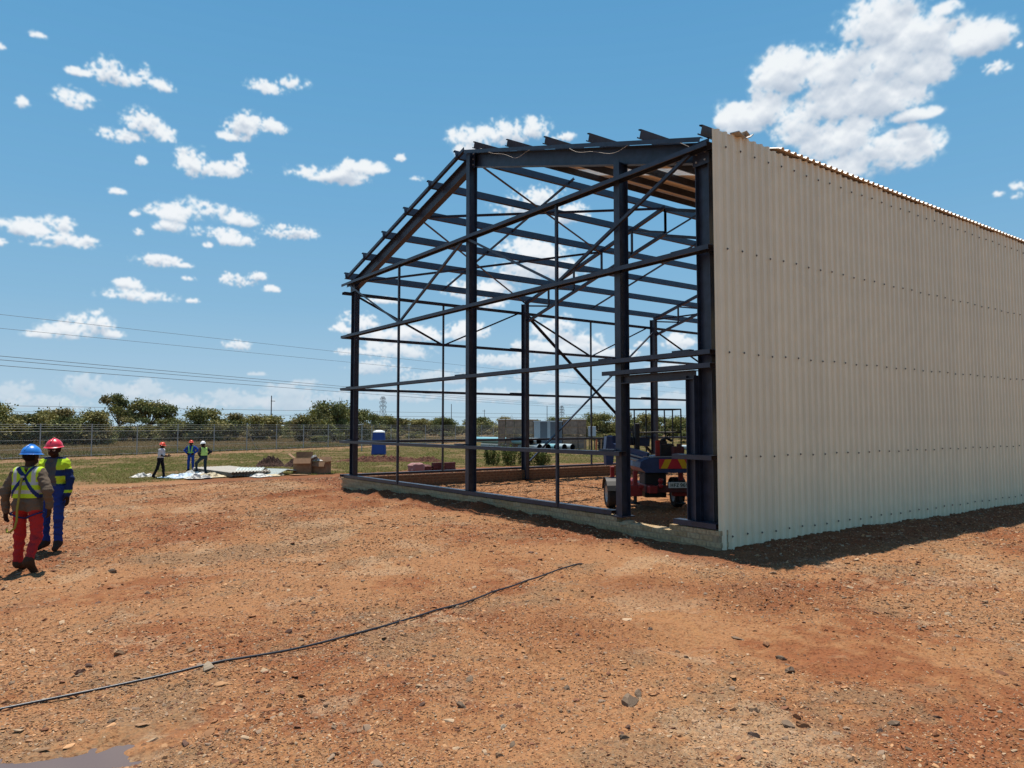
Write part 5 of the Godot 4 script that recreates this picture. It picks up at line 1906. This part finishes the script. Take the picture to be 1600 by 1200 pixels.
# ---------------------------------------------------------------- things lying about the yard
func crumple(sd: int, w: float, d: float, h: float, nx: int, nz: int, crisp := 1.0) -> Geo:
	var f := FastNoiseLite.new()
	f.seed = sd
	f.frequency = 0.9
	f.fractal_octaves = 4
	var g := Geo.new()
	var P := func(i: int, j: int) -> Vector3:
		var x := (float(i) / nx - 0.5) * w
		var z := (float(j) / nz - 0.5) * d
		var edge: float = min(1.0, 4.0 * min(float(i) / nx, 1.0 - float(i) / nx), 4.0 * min(float(j) / nz, 1.0 - float(j) / nz))
		return Vector3(x + 0.12 * f.get_noise_2d(x * 3.0 + 50.0, z * 3.0), h * (0.15 + edge * (0.45 + crisp * f.get_noise_2d(x * 2.2, z * 2.2))), z + 0.12 * f.get_noise_2d(x * 3.0, z * 3.0 + 50.0))
	for i in nx:
		for j in nz:
			var a: Vector3 = P.call(i, j)
			var b: Vector3 = P.call(i + 1, j)
			var c: Vector3 = P.call(i + 1, j + 1)
			var e: Vector3 = P.call(i, j + 1)
			g.quad(a, b, c, e, Vector3.UP)
			var dn := Vector3(0, -0.004, 0)
			g.quad(a + dn, b + dn, c + dn, e + dn, Vector3.DOWN)
	return g

func heap(called: String, label: String, x: float, z: float, lx: float, lz: float, h: float, turn: float, sd: int, m: Material) -> void:
	var f := FastNoiseLite.new()
	f.seed = sd
	f.frequency = 1.4
	f.fractal_octaves = 5
	var g := Geo.new()
	var n := 44
	var P := func(i: int, j: int) -> Vector3:
		var a := (float(i) / n - 0.5) * 2.0
		var b := (float(j) / n - 0.5) * 2.0
		var q := a * a + b * b
		var y := h * maxf(0.0, 1.0 - q) * (0.8 + 0.9 * f.get_noise_2d(a * lx, b * lz)) + 0.12 * minf(h, 1.0) * f.get_noise_2d(a * lx * 3.0, b * lz * 3.0)
		return Vector3(a * lx * 0.5, y - 0.06 * sst(0.85, 1.1, q) - 0.01, b * lz * 0.5)
	for i in n:
		for j in n:
			var c: Vector3 = P.call(i, j)
			if (float(i) / n - 0.5) * (float(i) / n - 0.5) + (float(j) / n - 0.5) * (float(j) / n - 0.5) > 0.27:
				continue
			g.quad(c, P.call(i + 1, j), P.call(i + 1, j + 1), P.call(i, j + 1), Vector3.UP)
	var o := part(g, called, m, self)
	o.position = Vector3(x, land(x, z) + 0.02, z)
	o.rotation.y = turn
	tag(o, label, "earth heap", "heaps of dug earth")

func build_yard() -> void:
	var r := RandomNumberGenerator.new()
	r.seed = 404
	# hose across the foreground
	var g := Geo.new()
	var pts := PackedVector3Array()
	var key := [Vector2(-9.6, 1.22), Vector2(-8.3, 1.16), Vector2(-7.18, 1.13), Vector2(-6.2, 1.05), Vector2(-5.2, 0.81), Vector2(-4.5, 0.56), Vector2(-3.92, 0.30), Vector2(-3.3, 0.08), Vector2(-2.69, -0.10), Vector2(-2.3, -0.18)]
	for i in key.size() - 1:
		for s in 14:
			var q: Vector2 = key[i].cubic_interpolate(key[i + 1], key[max(i - 1, 0)], key[min(i + 2, key.size() - 1)], s / 14.0)
			q += Vector2(sin(i * 2.1 + s * 0.4), cos(i * 1.7 + s * 0.33)) * 0.003
			pts.append(Vector3(q.x, ground(q.x, q.y), q.y))
	for i in range(1, pts.size() - 1):
		pts[i].y = maxf(pts[i].y, (pts[i - 1].y + pts[i + 1].y) * 0.5) + 0.0
	for n in 14:
		for i in range(1, pts.size() - 1):
			pts[i].y = maxf(pts[i].y, (pts[i - 1].y + pts[i + 1].y) * 0.5)
	for i in pts.size():
		pts[i].y += 0.010
	g.tube(pts, 0.0095, 0.0095, 8)
	tag(part(g, "black_hose", M.hose, self), "long black hose snaking across the gravel yard towards the shed", "hose")
	# puddle
	var pg := Geo.new()
	var level := land(-8.27, 2.33) + patch.get_noise_2d(-4.135, 1.165) * 0.09 - 0.026
	for i in 24:
		for j in 10:
			var q := func(a: int, b: int) -> Vector3:
				var w := Vector2((a / 24.0 - 0.5) * 2.6, (b / 10.0 - 0.5) * 0.85).rotated(-0.30)
				return Vector3(-8.27 + w.x, level, 2.33 + w.y)
			pg.quad(q.call(i, j), q.call(i + 1, j), q.call(i + 1, j + 1), q.call(i, j + 1), Vector3.UP)
	tag(part(pg, "water_puddle", M.puddle, self), "", "", "", "structure")
	# portable toilet
	var tp := Vector3(20.57, land(20.57, -53.51), -53.51)
	var t := thing("portable_toilet", "blue plastic portable toilet with a white roof standing on grass", "toilet", tp, -0.55)
	var b := Geo.new()
	var taper := PackedVector2Array([Vector2(-0.56, 0.0), Vector2(0.56, 0.0), Vector2(0.60, 0.2)])
	for s in 4:
		var a0 := s * PI / 2
		var bs := Basis(Vector3.UP, a0)
		b.quad(bs * Vector3(-0.62, 0.05, 0.60), bs * Vector3(0.62, 0.05, 0.60), bs * Vector3(0.50, 2.0, 0.49), bs * Vector3(-0.50, 2.0, 0.49), bs * Vector3(0, 0, 1))
		b.quad(bs * Vector3(0.60, 0.05, 0.62), bs * Vector3(0.62, 0.05, 0.60), bs * Vector3(0.50, 2.0, 0.49), bs * Vector3(0.49, 2.0, 0.50), bs * Vector3(1, 0, 1))
		for k in 4:
			var x := -0.42 + k * 0.28
			b.box(Transform3D(bs * Basis(Vector3.RIGHT, -0.056), bs * Vector3(x * 0.92, 1.02, 0.553)), Vector3(0.10, 1.7, 0.03), 0.01)
	part(b, "cabin_walls", M.toilet_blue, t)
	var rf := Geo.new()
	rf.box(Transform3D(Basis(), Vector3(0, 2.03, 0)), Vector3(1.04, 0.07, 1.02), 0.02)
	rf.box(Transform3D(Basis(), Vector3(0, 2.10, 0)), Vector3(0.92, 0.10, 0.90), 0.04)
	rf.lathe(PackedVector2Array([Vector2(0.0, 2.22), Vector2(0.25, 2.2), Vector2(0.42, 2.14)]), Transform3D(), 14)
	part(rf, "roof", M.white_plastic, t)
	var dr := Geo.new()
	dr.box(Transform3D(Basis(Vector3.RIGHT, -0.056), Vector3(0, 1.0, 0.572)), Vector3(0.70, 1.75, 0.02), 0.008)
	var dro := part(dr, "door", M.toilet_blue, t)
	var hd := Geo.new()
	hd.box(Transform3D(Basis(), Vector3(0.27, 1.0, 0.60)), Vector3(0.05, 0.14, 0.04), 0.01)
	part(hd, "handle", M.black, dro)
	var sk := Geo.new()
	sk.box(Transform3D(Basis(), Vector3(0, 0.03, 0)), Vector3(1.26, 0.08, 1.22), 0.02)
	part(sk, "skid_base", M.black, t)
	# earth heaps
	heap("earth_heap", "dark red-brown heap of dug earth, taller of two behind the boxes", 6.6, -40.3, 2.0, 1.4, 0.62, 0.3, 3, M.earth)
	heap("earth_heap", "lower dark earth heap just right of the taller one", 7.7, -38.9, 1.5, 1.1, 0.46, 0.1, 9, M.earth)
	heap("earth_mound", "long low rust-red bank of dug earth on the grass", 15.0, -41.6, 6.8, 1.7, 0.42, -0.55, 15, M.earth_red)
	heap("earth_mound", "thin red earth bank tapering off the long one", 17.6, -39.4, 2.6, 1.2, 0.36, -0.62, 25, M.earth_red)
	# cardboard boxes
	var c := thing("cardboard_box", "large open brown cardboard box with a flap standing up", "box", Vector3(5.55, land(5.55, -31.5), -31.5), -0.50, "boxes by the sheet pile")
	carton(c, Vector3(0.92, 0.86, 0.75), [2.6, 1.2, 0.1, 0.9])
	var c2 := thing("cardboard_box", "torn slumping cardboard box leaning beside the open one", "box", Vector3(6.42, land(6.42, -31.1), -31.1), -0.85, "boxes by the sheet pile")
	carton(c2, Vector3(0.75, 0.66, 0.65), [2.7, 1.4, 0.5, 2.2])
	var c3 := thing("cardboard_box", "flat piece of cardboard lying in front of the open box", "box", Vector3(5.0, land(5.0, -30.6) + 0.02, -30.6), 0.2, "boxes by the sheet pile")
	var fg := Geo.new()
	fg.box(Transform3D(Basis(Vector3.FORWARD, 0.03), Vector3(0, 0.03, 0)), Vector3(0.9, 0.02, 0.6))
	part(fg, "panel", M.carton, c3)
	var crum := part(crumple(6, 0.7, 0.55, 0.3, 16, 12), "plastic_wrap", M.white_wrap, self)
	crum.position = Vector3(6.1, land(6.2, -31.4) + 0.66, -31.4)
	tag(crum, "crumpled pale wrapping stuffed over the torn cardboard box", "wrapping")
	# sheet pile: stacks of box-rib sheets on the ground
	var short := sheet_mesh(5.6)
	var spots := [[2.35, -33.7, 6, 0.10, 0.0, "neat stack of cream ribbed roofing sheets lying beside the workers"]]
	for q in spots:
		var st := thing("sheet_stack", q[5], "sheet stack", Vector3(q[0], land(q[0], q[1]) + 0.03, q[1]), q[3], "sheeting piled on the ground")
		for k in q[2]:
			for w in 3:
				var o := put(short, "ribbed_sheet", M.stack_cream, st)
				o.transform = Transform3D(Basis(Vector3.RIGHT, -PI / 2), Vector3((w - 1.5) * 0.686 + r.randf_range(-0.03, 0.03), 0.02 + k * 0.045, 2.8 + r.randf_range(-0.08, 0.08)))
		for k in 3:
			var bt := Geo.new()
			bt.box(Transform3D(Basis(), Vector3(0, -0.02, -2.4 + k * 2.4)), Vector3(2.2, 0.07, 0.08))
			part(bt, "batten", M.wood, st)
	var foam_spots := [[-0.15, -32.6, 2.3, 1.5, 0.20, 0.5, 3, "crumpled blue-grey plastic sheeting beside the white-shirted worker", "blue_wrap"], [0.65, -31.4, 1.9, 0.9, 0.22, 0.4, 8, "yellowed insulation blanket in front of the sheet stack", "insulation"], [0.1, -30.95, 1.0, 0.7, 0.26, 0.2, 12, "small crumpled white plastic bag at the pile's front corner", "white_wrap"], [-1.8, -33.6, 1.3, 0.6, 0.22, 0.6, 17, "white plastic scrap lying behind the white-shirted worker", "white_wrap"], [3.1, -30.5, 1.2, 0.7, 0.16, 0.5, 22, "pale torn wrapping between the sheet stack and bent sheets", "white_wrap"], [0.6, -33.9, 1.5, 1.0, 0.22, 0.2, 29, "white wrapping heaped at the rear of the sheet stack", "white_wrap"], [3.9, -30.9, 1.3, 0.7, 0.20, 0.9, 33, "cream wrapping in front of the bent pale sheets", "insulation"]]
	for q in foam_spots:
		var o := part(crumple(q[6], q[2], q[3], q[4], 30, 22), "plastic_wrap", M[q[8]], self)
		o.position = Vector3(q[0], land(q[0], q[1]) + 0.02, q[1])
		o.rotation.y = q[5]
		tag(o, q[7], "wrapping", "wrapping strewn round the sheet pile")
	var bent := [[3.2, -31.7, 0.35, 0.36, "pale green bent ribbed sheet tilted up in the pile"], [4.3, -31.2, -0.75, 0.26, "pale ribbed sheet sagging at the end of the pile"]]
	for q in bent:
		var st := thing("bent_sheet", q[4], "metal sheet", Vector3(q[0], land(q[0], q[1]) + 0.03, q[1]), -0.75 + q[2] * 0.4, "bent sheets in the pile")
		var sm := sheet_mesh(1.05)
		for w in 2:
			for half in 2:
				var o := put(sm, "sheet_half", M.pale_sheet, st)
				var tilt: float = q[3] * (1.0 if half == 0 else -0.55)
				var org := Vector3((w - 1.5) * 0.686, 0.02, 1.0) if half == 0 else Vector3((w - 1.5) * 0.686, 0.02 + 1.05 * sin(q[3]), 1.0 - 1.05 * cos(q[3]))
				o.transform = Transform3D(Basis(Vector3.RIGHT, -PI / 2 + tilt), org)
	# bags and blocks outside the far plinth
	for q in [[11.1, -29.1, 0.95, 0.55, "full maroon and white sack standing beside the far plinth", "sack_maroon"], [11.75, -29.3, 0.8, 0.42, "dark sack lying next to the maroon sack", "dark_red"]]:
		var o := part(sack(q[2], q[3], int(q[0] * 10)), "sack", M[q[5]], self)
		o.position = Vector3(q[0], land(q[0], q[1]) - 0.02, q[1])
		tag(o, q[4], "sack", "sacks behind the far plinth")
	for q in [[12.55, -29.3, "dark red stack of blocks beside the sacks"], [13.2, -29.0, "second dark red stack of blocks farther along"]]:
		var st := thing("block_stack", q[2], "blocks", Vector3(q[0], land(q[0], q[1]), q[1]), 0.2, "stacked blocks behind the far plinth")
		for y in 3:
			for k in 2:
				var bg := Geo.new()
				bg.box(Transform3D(), Vector3(0.36, 0.16, 0.2), 0.008)
				var o := part(bg, "block", M.dark_red, st)
				o.position = Vector3(-0.19 + k * 0.38, 0.08 + y * 0.17, r.randf_range(-0.02, 0.02))
	# stacked crates, cabin, cabinet, pipes beyond
	var along := Vector2(7.1, 5.2).normalized()
	var n := 0
	for q in [[37.9, -58.8, 0.80], [38.62, -58.25, 0.86], [39.45, -57.7, 1.02], [40.45, -56.95, 1.05], [43.75, -54.55, 1.10], [44.35, -54.1, 0.72], [45.05, -53.6, 0.88]]:
		for lv in 2:
			var h: float = [1.42, 1.62][lv]
			var ct := thing("wooden_crate", ["brown wrapped crate at the bottom of a two-high stack", "brown wrapped crate on top of a two-high stack"][lv], "crate", Vector3(q[0], land(q[0], q[1]) + (0.0 if lv == 0 else 1.55), q[1]), atan2(-along.y, along.x), "brown crates stacked along the fence")
			var cb := Geo.new()
			cb.box(Transform3D(Basis(), Vector3(0, 0.12 + h * 0.5, 0)), Vector3(q[2], h, 1.1), 0.015)
			part(cb, "crate_body", M["crate_a"] if (n + lv) % 2 == 0 else M["crate_b"], ct)
			for y in [0.12, h * 0.5 + 0.1, h + 0.06]:
				var bt := Geo.new()
				bt.box(Transform3D(Basis(), Vector3(0, y, 0.56)), Vector3(q[2] * 0.99, 0.07, 0.03))
				part(bt, "batten", M.wood, ct)
			if lv == 1:
				var tc := Geo.new()
				tc.box(Transform3D(Basis(), Vector3(0, h + 0.14, 0)), Vector3(q[2] * 1.01, 0.05, 1.12), 0.01)
				part(tc, "plastic_cover", M.white_plastic, ct)
			for s in [-1.0, 1.0]:
				var ft := Geo.new()
				ft.box(Transform3D(Basis(), Vector3(s * q[2] * 0.35, 0.06, 0)), Vector3(0.1, 0.12, 1.05))
				part(ft, "skid", M.wood, ct)
		n += 1
	var cab := thing("grey_cabin", "grey ribbed metal cabin with light panels between the brown crates", "cabin", Vector3(42.0, land(42.0, -55.8), -55.8), atan2(-along.y, along.x))
	var cbx := Geo.new()
	cbx.box(Transform3D(Basis(), Vector3(0, 1.55, -0.2)), Vector3(3.05, 3.0, 1.8))
	part(cbx, "cabin_body", M.cabin_dark, cab)
	var x := -1.52
	for q in [[0.66, 1], [0.78, 0], [0.36, 1], [1.2, 0]]:
		var pn := Geo.new()
		var k := 0.0
		while k < q[0] - 0.06:
			pn.box(Transform3D(Basis(), Vector3(x + k + 0.05, 1.55, 0.73)), Vector3(0.075, 2.95, 0.05))
			k += 0.11
		part(pn, "ribbed_panel", M.cabin_light if q[1] == 1 else M.cabin_dark, cab)
		x += q[0]
	var cr := Geo.new()
	cr.box(Transform3D(Basis(), Vector3(0, 3.1, -0.2)), Vector3(3.2, 0.12, 2.0))
	part(cr, "roof", M.cabin_light, cab)
	var ec := thing("steel_cabinet", "white steel cabinet raised on a dark stand beside the crates", "cabinet", Vector3(45.9, land(45.9, -52.9), -52.9), atan2(-along.y, along.x))
	var eb := Geo.new()
	eb.box(Transform3D(Basis(), Vector3(0, 2.0, 0)), Vector3(0.85, 1.1, 0.5), 0.015)
	part(eb, "cabinet_body", M.cabin_light, ec)
	for s in [-0.3, 0.3]:
		var lg := Geo.new()
		lg.box(Transform3D(Basis(), Vector3(s, 0.68, 0)), Vector3(0.08, 1.5, 0.3))
		part(lg, "leg", M.black, ec)
	# pipes: long, wrapped, ends open
	n = 0
	for q in [[39.0, -53.7, 0.35, 0], [39.75, -53.2, 0.35, 0], [40.45, -52.7, 0.35, 0], [41.15, -52.2, 0.35, 0], [41.85, -51.7, 0.35, 0], [38.4, -54.4, 0.97, 1], [39.1, -53.95, 0.97, 1]]:
		var pt := thing("wrapped_pipe", ["long pale blue plastic-wrapped pipe lying on the ground row", "long pale wrapped pipe resting on top of the ground row"][q[3]], "pipe", Vector3(q[0] + 0.2, land(q[0], q[1]) + q[2], q[1]), 0.0, "wrapped pipes on the grass")
		var ax := Vector3(0.045, 0, -0.999).normalized()
		var pw := Geo.new()
		pw.tube(PackedVector3Array([Vector3.ZERO, ax * 2.0, ax * 4.2, ax * 11.5]), 0.345, 0.345, 14, false)
		part(pw, "wrapped_shell", M.pipe_wrap if n % 3 != 2 else M.pipe_teal, pt)
		var pi_ := Geo.new()
		pi_.tube(PackedVector3Array([ax * -0.02, ax * 1.5]), 0.30, 0.30, 14, false)
		pi_.lathe(PackedVector2Array([Vector2(0.30, 0.0), Vector2(0.345, 0.0)]), Transform3D(Basis(Quaternion(Vector3.UP, -ax)), ax * 0.001), 14)
		pi_.lathe(PackedVector2Array([Vector2(0.0, 0.0), Vector2(0.30, 0.0)]), Transform3D(Basis(Quaternion(Vector3.UP, -ax)), ax * 1.5), 14)
		part(pi_, "pipe_bore", M.black, pt)
		n += 1
	var lp := thing("wrapped_pipe", "single pale blue pipe lying far behind the work platform", "pipe", Vector3(52.0, land(52.0, -46.0) + 0.3, -46.0), 0.0, "wrapped pipes on the grass")
	var lpg := Geo.new()
	lpg.tube(PackedVector3Array([Vector3.ZERO, Vector3(5.6, 0, 4.2)]), 0.25, 0.25, 12)
	part(lpg, "wrapped_shell", M.pipe_wrap, lp)
	for q in [[45.1, -49.9, 0.75, "stack of coiled black plastic pipe beside the orange marker post"], [56.0, -42.0, 0.62, "coil of black plastic pipe behind the boom lift"]]:
		var ct := thing("pipe_coil", q[3], "pipe coil", Vector3(q[0], land(q[0], q[1]), q[1]), 0.0, "coils of black pipe")
		for k in 6:
			var cg := Geo.new()
			var ring := PackedVector3Array()
			for i in 25:
				var a := TAU * i / 24.0
				ring.append(Vector3(cos(a) * q[2], 0.11 + k * 0.21, sin(a) * q[2]) + Vector3(sin(k * 3.0), 0, cos(k * 2.0)) * 0.04)
			cg.tube(ring, 0.105, 0.105, 7, false)
			part(cg, "coil_turn", M.black, ct)
	for q in [[42.6, -50.4, "tan wooden marker post beside the wrapped pipes", "wood"], [43.6, -49.7, "orange marker post beside the black coiled pipe", "orange"], [44.0, -49.4, "tan marker post next to the orange one", "wood"]]:
		var pg2 := Geo.new()
		pg2.box(Transform3D(Basis(Vector3.FORWARD, 0.05), Vector3(0, 0.6, 0)), Vector3(0.14, 1.25, 0.10), 0.01)
		var o := part(pg2, "marker_post", M[q[3]], self)
		o.position = Vector3(q[0], land(q[0], q[1]), q[1])
		tag(o, q[2], "post", "marker posts by the pipes")

func sack(w: float, h: float, sd: int) -> Geo:
	var f := FastNoiseLite.new()
	f.seed = sd
	f.frequency = 1.6
	var g := Geo.new()
	var n := 16
	var P := func(i: int, j: int) -> Vector3:
		var a := TAU * i / n
		var b := PI * j / 10.0
		var d := Vector3(cos(a) * sin(b), -cos(b), sin(a) * sin(b))
		var k := 1.0 + 0.25 * f.get_noise_3dv(d * 1.6)
		var p := Vector3(signf(d.x) * pow(absf(d.x), 0.7) * w * 0.5, 0.0, signf(d.z) * pow(absf(d.z), 0.7) * w * 0.35) * k
		return p + Vector3(0, h * (0.5 + 0.5 * signf(d.y) * pow(absf(d.y), 0.6)) + 0.05 * f.get_noise_2d(a * 3.0, b * 3.0), 0)
	for i in n:
		for j in 10:
			var a: Vector3 = P.call(i, j)
			var c: Vector3 = P.call(i + 1, j + 1)
			g.quad(a, P.call(i + 1, j), c, P.call(i, j + 1), (a + c) * 0.5 - Vector3(0, h * 0.5, 0))
	return g

func carton(t: Node3D, s: Vector3, flaps: Array) -> void:
	for k in 4:
		var bs := Basis(Vector3.UP, k * PI / 2)
		var w := s.x if k % 2 == 0 else s.z
		var d := s.z if k % 2 == 0 else s.x
		var wall := Geo.new()
		wall.box(Transform3D(bs, bs * Vector3(0, s.y * 0.5, d * 0.5)), Vector3(w - 0.004, s.y, 0.02), 0.004)
		var o := part(wall, "box_side", M.carton, t)
		var fl := Geo.new()
		var an: float = flaps[k]       # 0 = standing straight up, PI = hanging down outside
		var ax := bs * Vector3(0, cos(an), sin(an))
		fl.sweep(prof_r(w * 0.96, 0.012), bs * Vector3(0, s.y + 0.008, d * 0.5 + 0.012), bs * Vector3(0, s.y + 0.008, d * 0.5 + 0.012) + ax * d * 0.42, bs * Vector3(0, -sin(an), cos(an)))
		part(fl, "flap", M.carton, o)

# ---------------------------------------------------------------- colours
func paints() -> void:
	var m := mat("steel", 0.028, 0.036, 0.060, 0.40)
	worn(m, 0.70, 1.0, 1.6, 2)
	for q in [["cream", 0.775, 0.685, 0.475], ["cream_b", 0.755, 0.668, 0.465], ["cream_c", 0.79, 0.695, 0.48]]:
		m = mat(q[0], q[1], q[2], q[3], 0.40)
		worn(m, 0.95, 1.0, 0.45, 3)
	m = mat("roof_cream", 0.74, 0.63, 0.50, 0.4)
	m = mat("skylight", 0.80, 0.82, 0.83, 0.35)
	m.backlight_enabled = true
	m.backlight = Color(0.75, 0.77, 0.78)
	mat("screw", 0.10, 0.09, 0.075, 0.5, 0.3)
	mat("offcut", 0.42, 0.38, 0.33, 0.4, 0.5)
	mat("pale_wire", 0.42, 0.38, 0.33, 0.6)
	m = mat("mortar", 0.40, 0.29, 0.17, 0.95)
	worn(m, 0.75, 1.0, 3.0, 4, 0.6)
	for q in [["brick_a", 0.50, 0.345, 0.18], ["brick_b", 0.44, 0.295, 0.145], ["brick_c", 0.53, 0.385, 0.215], ["brick_d", 0.28, 0.155, 0.085]]:
		m = mat(q[0], q[1], q[2], q[3], 0.92)
		worn(m, 0.72, 1.0, 4.0, 5, 0.7)
	m = mat("bark", 0.060, 0.048, 0.038, 0.95)
	m = mat("leaf", 1, 1, 1, 0.85)
	m.metallic_specular = 0.1
	m.vertex_color_use_as_albedo = true
	m.backlight_enabled = true
	m.backlight = Color(0.42, 0.44, 0.20)
	m = mat("blade", 1, 1, 1, 0.9)
	m.metallic_specular = 0.1
	m.vertex_color_use_as_albedo = true
	m.backlight_enabled = true
	m.backlight = Color(0.25, 0.25, 0.14)
	m = mat("cloth", 1, 1, 1, 0.9)
	m.metallic_specular = 0.2
	m.vertex_color_use_as_albedo = true
	mat("galv", 0.34, 0.34, 0.33, 0.5, 0.4)
	mat("pylon", 0.26, 0.28, 0.30, 0.7)
	mat("pole", 0.12, 0.115, 0.11, 0.85)
	mat("cable", 0.05, 0.05, 0.055, 0.6)
	mat("black", 0.014, 0.014, 0.016, 0.55)
	mat("rubber", 0.020, 0.019, 0.018, 0.85)
	mat("hose", 0.018, 0.019, 0.024, 0.38)
	m = mat("red_paint", 0.34, 0.020, 0.018, 0.5)
	worn(m, 0.75, 1.0, 2.0, 6)
	m = mat("dark_red", 0.14, 0.032, 0.028, 0.75)
	worn(m, 0.7, 1.0, 2.0, 7)
	m = mat("blue_paint", 0.026, 0.055, 0.155, 0.4)
	worn(m, 0.78, 1.0, 1.5, 8)
	mat("sign_red", 0.50, 0.015, 0.030, 0.45)
	mat("sign_yellow", 0.72, 0.42, 0.01, 0.45)
	mat("lamp_red", 0.28, 0.02, 0.025, 0.25)
	mat("plate", 0.62, 0.64, 0.60, 0.5)
	mat("plate_text", 0.012, 0.05, 0.03, 0.6)
	mat("hat_blue", 0.025, 0.19, 0.60, 0.3)
	mat("hat_red", 0.62, 0.025, 0.055, 0.3)
	mat("hat_orange", 0.72, 0.07, 0.025, 0.3)
	mat("hat_white", 0.78, 0.78, 0.76, 0.3)
	m = mat("toilet_blue", 0.010, 0.050, 0.25, 0.5)
	mat("white_plastic", 0.74, 0.75, 0.75, 0.5)
	m = mat("earth", 0.085, 0.036, 0.021, 0.98)
	worn(m, 0.6, 1.0, 1.0, 9, 1.0)
	m = mat("earth_red", 0.135, 0.046, 0.022, 0.98)
	worn(m, 0.6, 1.0, 1.0, 10, 1.0)
	m = mat("carton", 0.30, 0.165, 0.085, 0.9)
	worn(m, 0.82, 1.0, 1.0, 13)
	mat("white_wrap", 0.46, 0.44, 0.40, 0.5)
	mat("blue_wrap", 0.42, 0.50, 0.58, 0.4)
	mat("insulation", 0.47, 0.39, 0.25, 0.8)
	m = mat("stack_cream", 0.46, 0.41, 0.34, 0.5)
	m = mat("pale_sheet", 0.42, 0.455, 0.42, 0.45)
	mat("wood", 0.33, 0.20, 0.11, 0.9)
	mat("sack_maroon", 0.26, 0.12, 0.11, 0.7)
	m = mat("crate_a", 0.36, 0.255, 0.195, 0.9)
	worn(m, 0.75, 1.0, 0.8, 14)
	m = mat("crate_b", 0.33, 0.225, 0.165, 0.9)
	worn(m, 0.75, 1.0, 0.8, 15)
	mat("cabin_light", 0.46, 0.48, 0.50, 0.6)
	mat("cabin_dark", 0.13, 0.14, 0.16, 0.6)
	mat("pipe_wrap", 0.38, 0.45, 0.47, 0.3)
	mat("pipe_teal", 0.20, 0.40, 0.44, 0.3)
	mat("orange", 0.62, 0.13, 0.05, 0.6)
	m = mat("puddle", 0.12, 0.080, 0.066, 0.12)
	m.metallic_specular = 0.4

func _ready() -> void:
	# camera
	var cam := Camera3D.new()
	cam.name = "camera"
	cam.fov = 55.756
	cam.near = 0.1
	cam.far = 9000.0
	add_child(cam)
	cam.position = EYE
	cam.rotation = Vector3(0.05796, -0.62953, -0.0002)
	cam.current = true
	# sky and exposure
	var env := Environment.new()
	var sky := Sky.new()
	var pano := PanoramaSkyMaterial.new()
	pano.panorama = paint_sky()
	pano.energy_multiplier = 1.0
	sky.sky_material = pano
	env.background_mode = Environment.BG_SKY
	env.sky = sky
	env.background_energy_multiplier = 0.74
	env.tonemap_mode = Environment.TONE_MAPPER_LINEAR
	env.tonemap_exposure = 1.35
	env.sdfgi_enabled = true
	env.ssao_enabled = true
	env.ssil_enabled = true
	var we := WorldEnvironment.new()
	we.name = "environment"
	we.environment = env
	add_child(we)
	# sun: high, ahead and a little left of the view
	var sun := DirectionalLight3D.new()
	sun.name = "sun"
	sun.light_energy = 1.6
	sun.light_color = Color(1.0, 0.975, 0.935)
	sun.light_angular_distance = 0.5
	sun.shadow_enabled = true
	add_child(sun)
	sun.look_at_from_position(Vector3.ZERO, Vector3(-0.46, -6.0, 1.36), Vector3.FORWARD)
	# materials and land
	rough.seed = 3
	rough.frequency = 1.3
	rough.fractal_octaves = 4
	lumps.seed = 6
	lumps.frequency = 7.0
	lumps.fractal_octaves = 3
	patch.seed = 9
	patch.frequency = 0.16
	patch.fractal_octaves = 5
	paints()
	var t0 := Time.get_ticks_msec()
	build_ground()
	print("ground ", Time.get_ticks_msec() - t0)
	build_plinth()
	build_shed()
	build_fence()
	build_power()
	build_trees()
	print("trees ", Time.get_ticks_msec() - t0)
	build_lift()
	build_yard()
	build_people()
	print("people ", Time.get_ticks_msec() - t0)
	build_grass()
	build_gravel()
	print("all ", Time.get_ticks_msec() - t0)
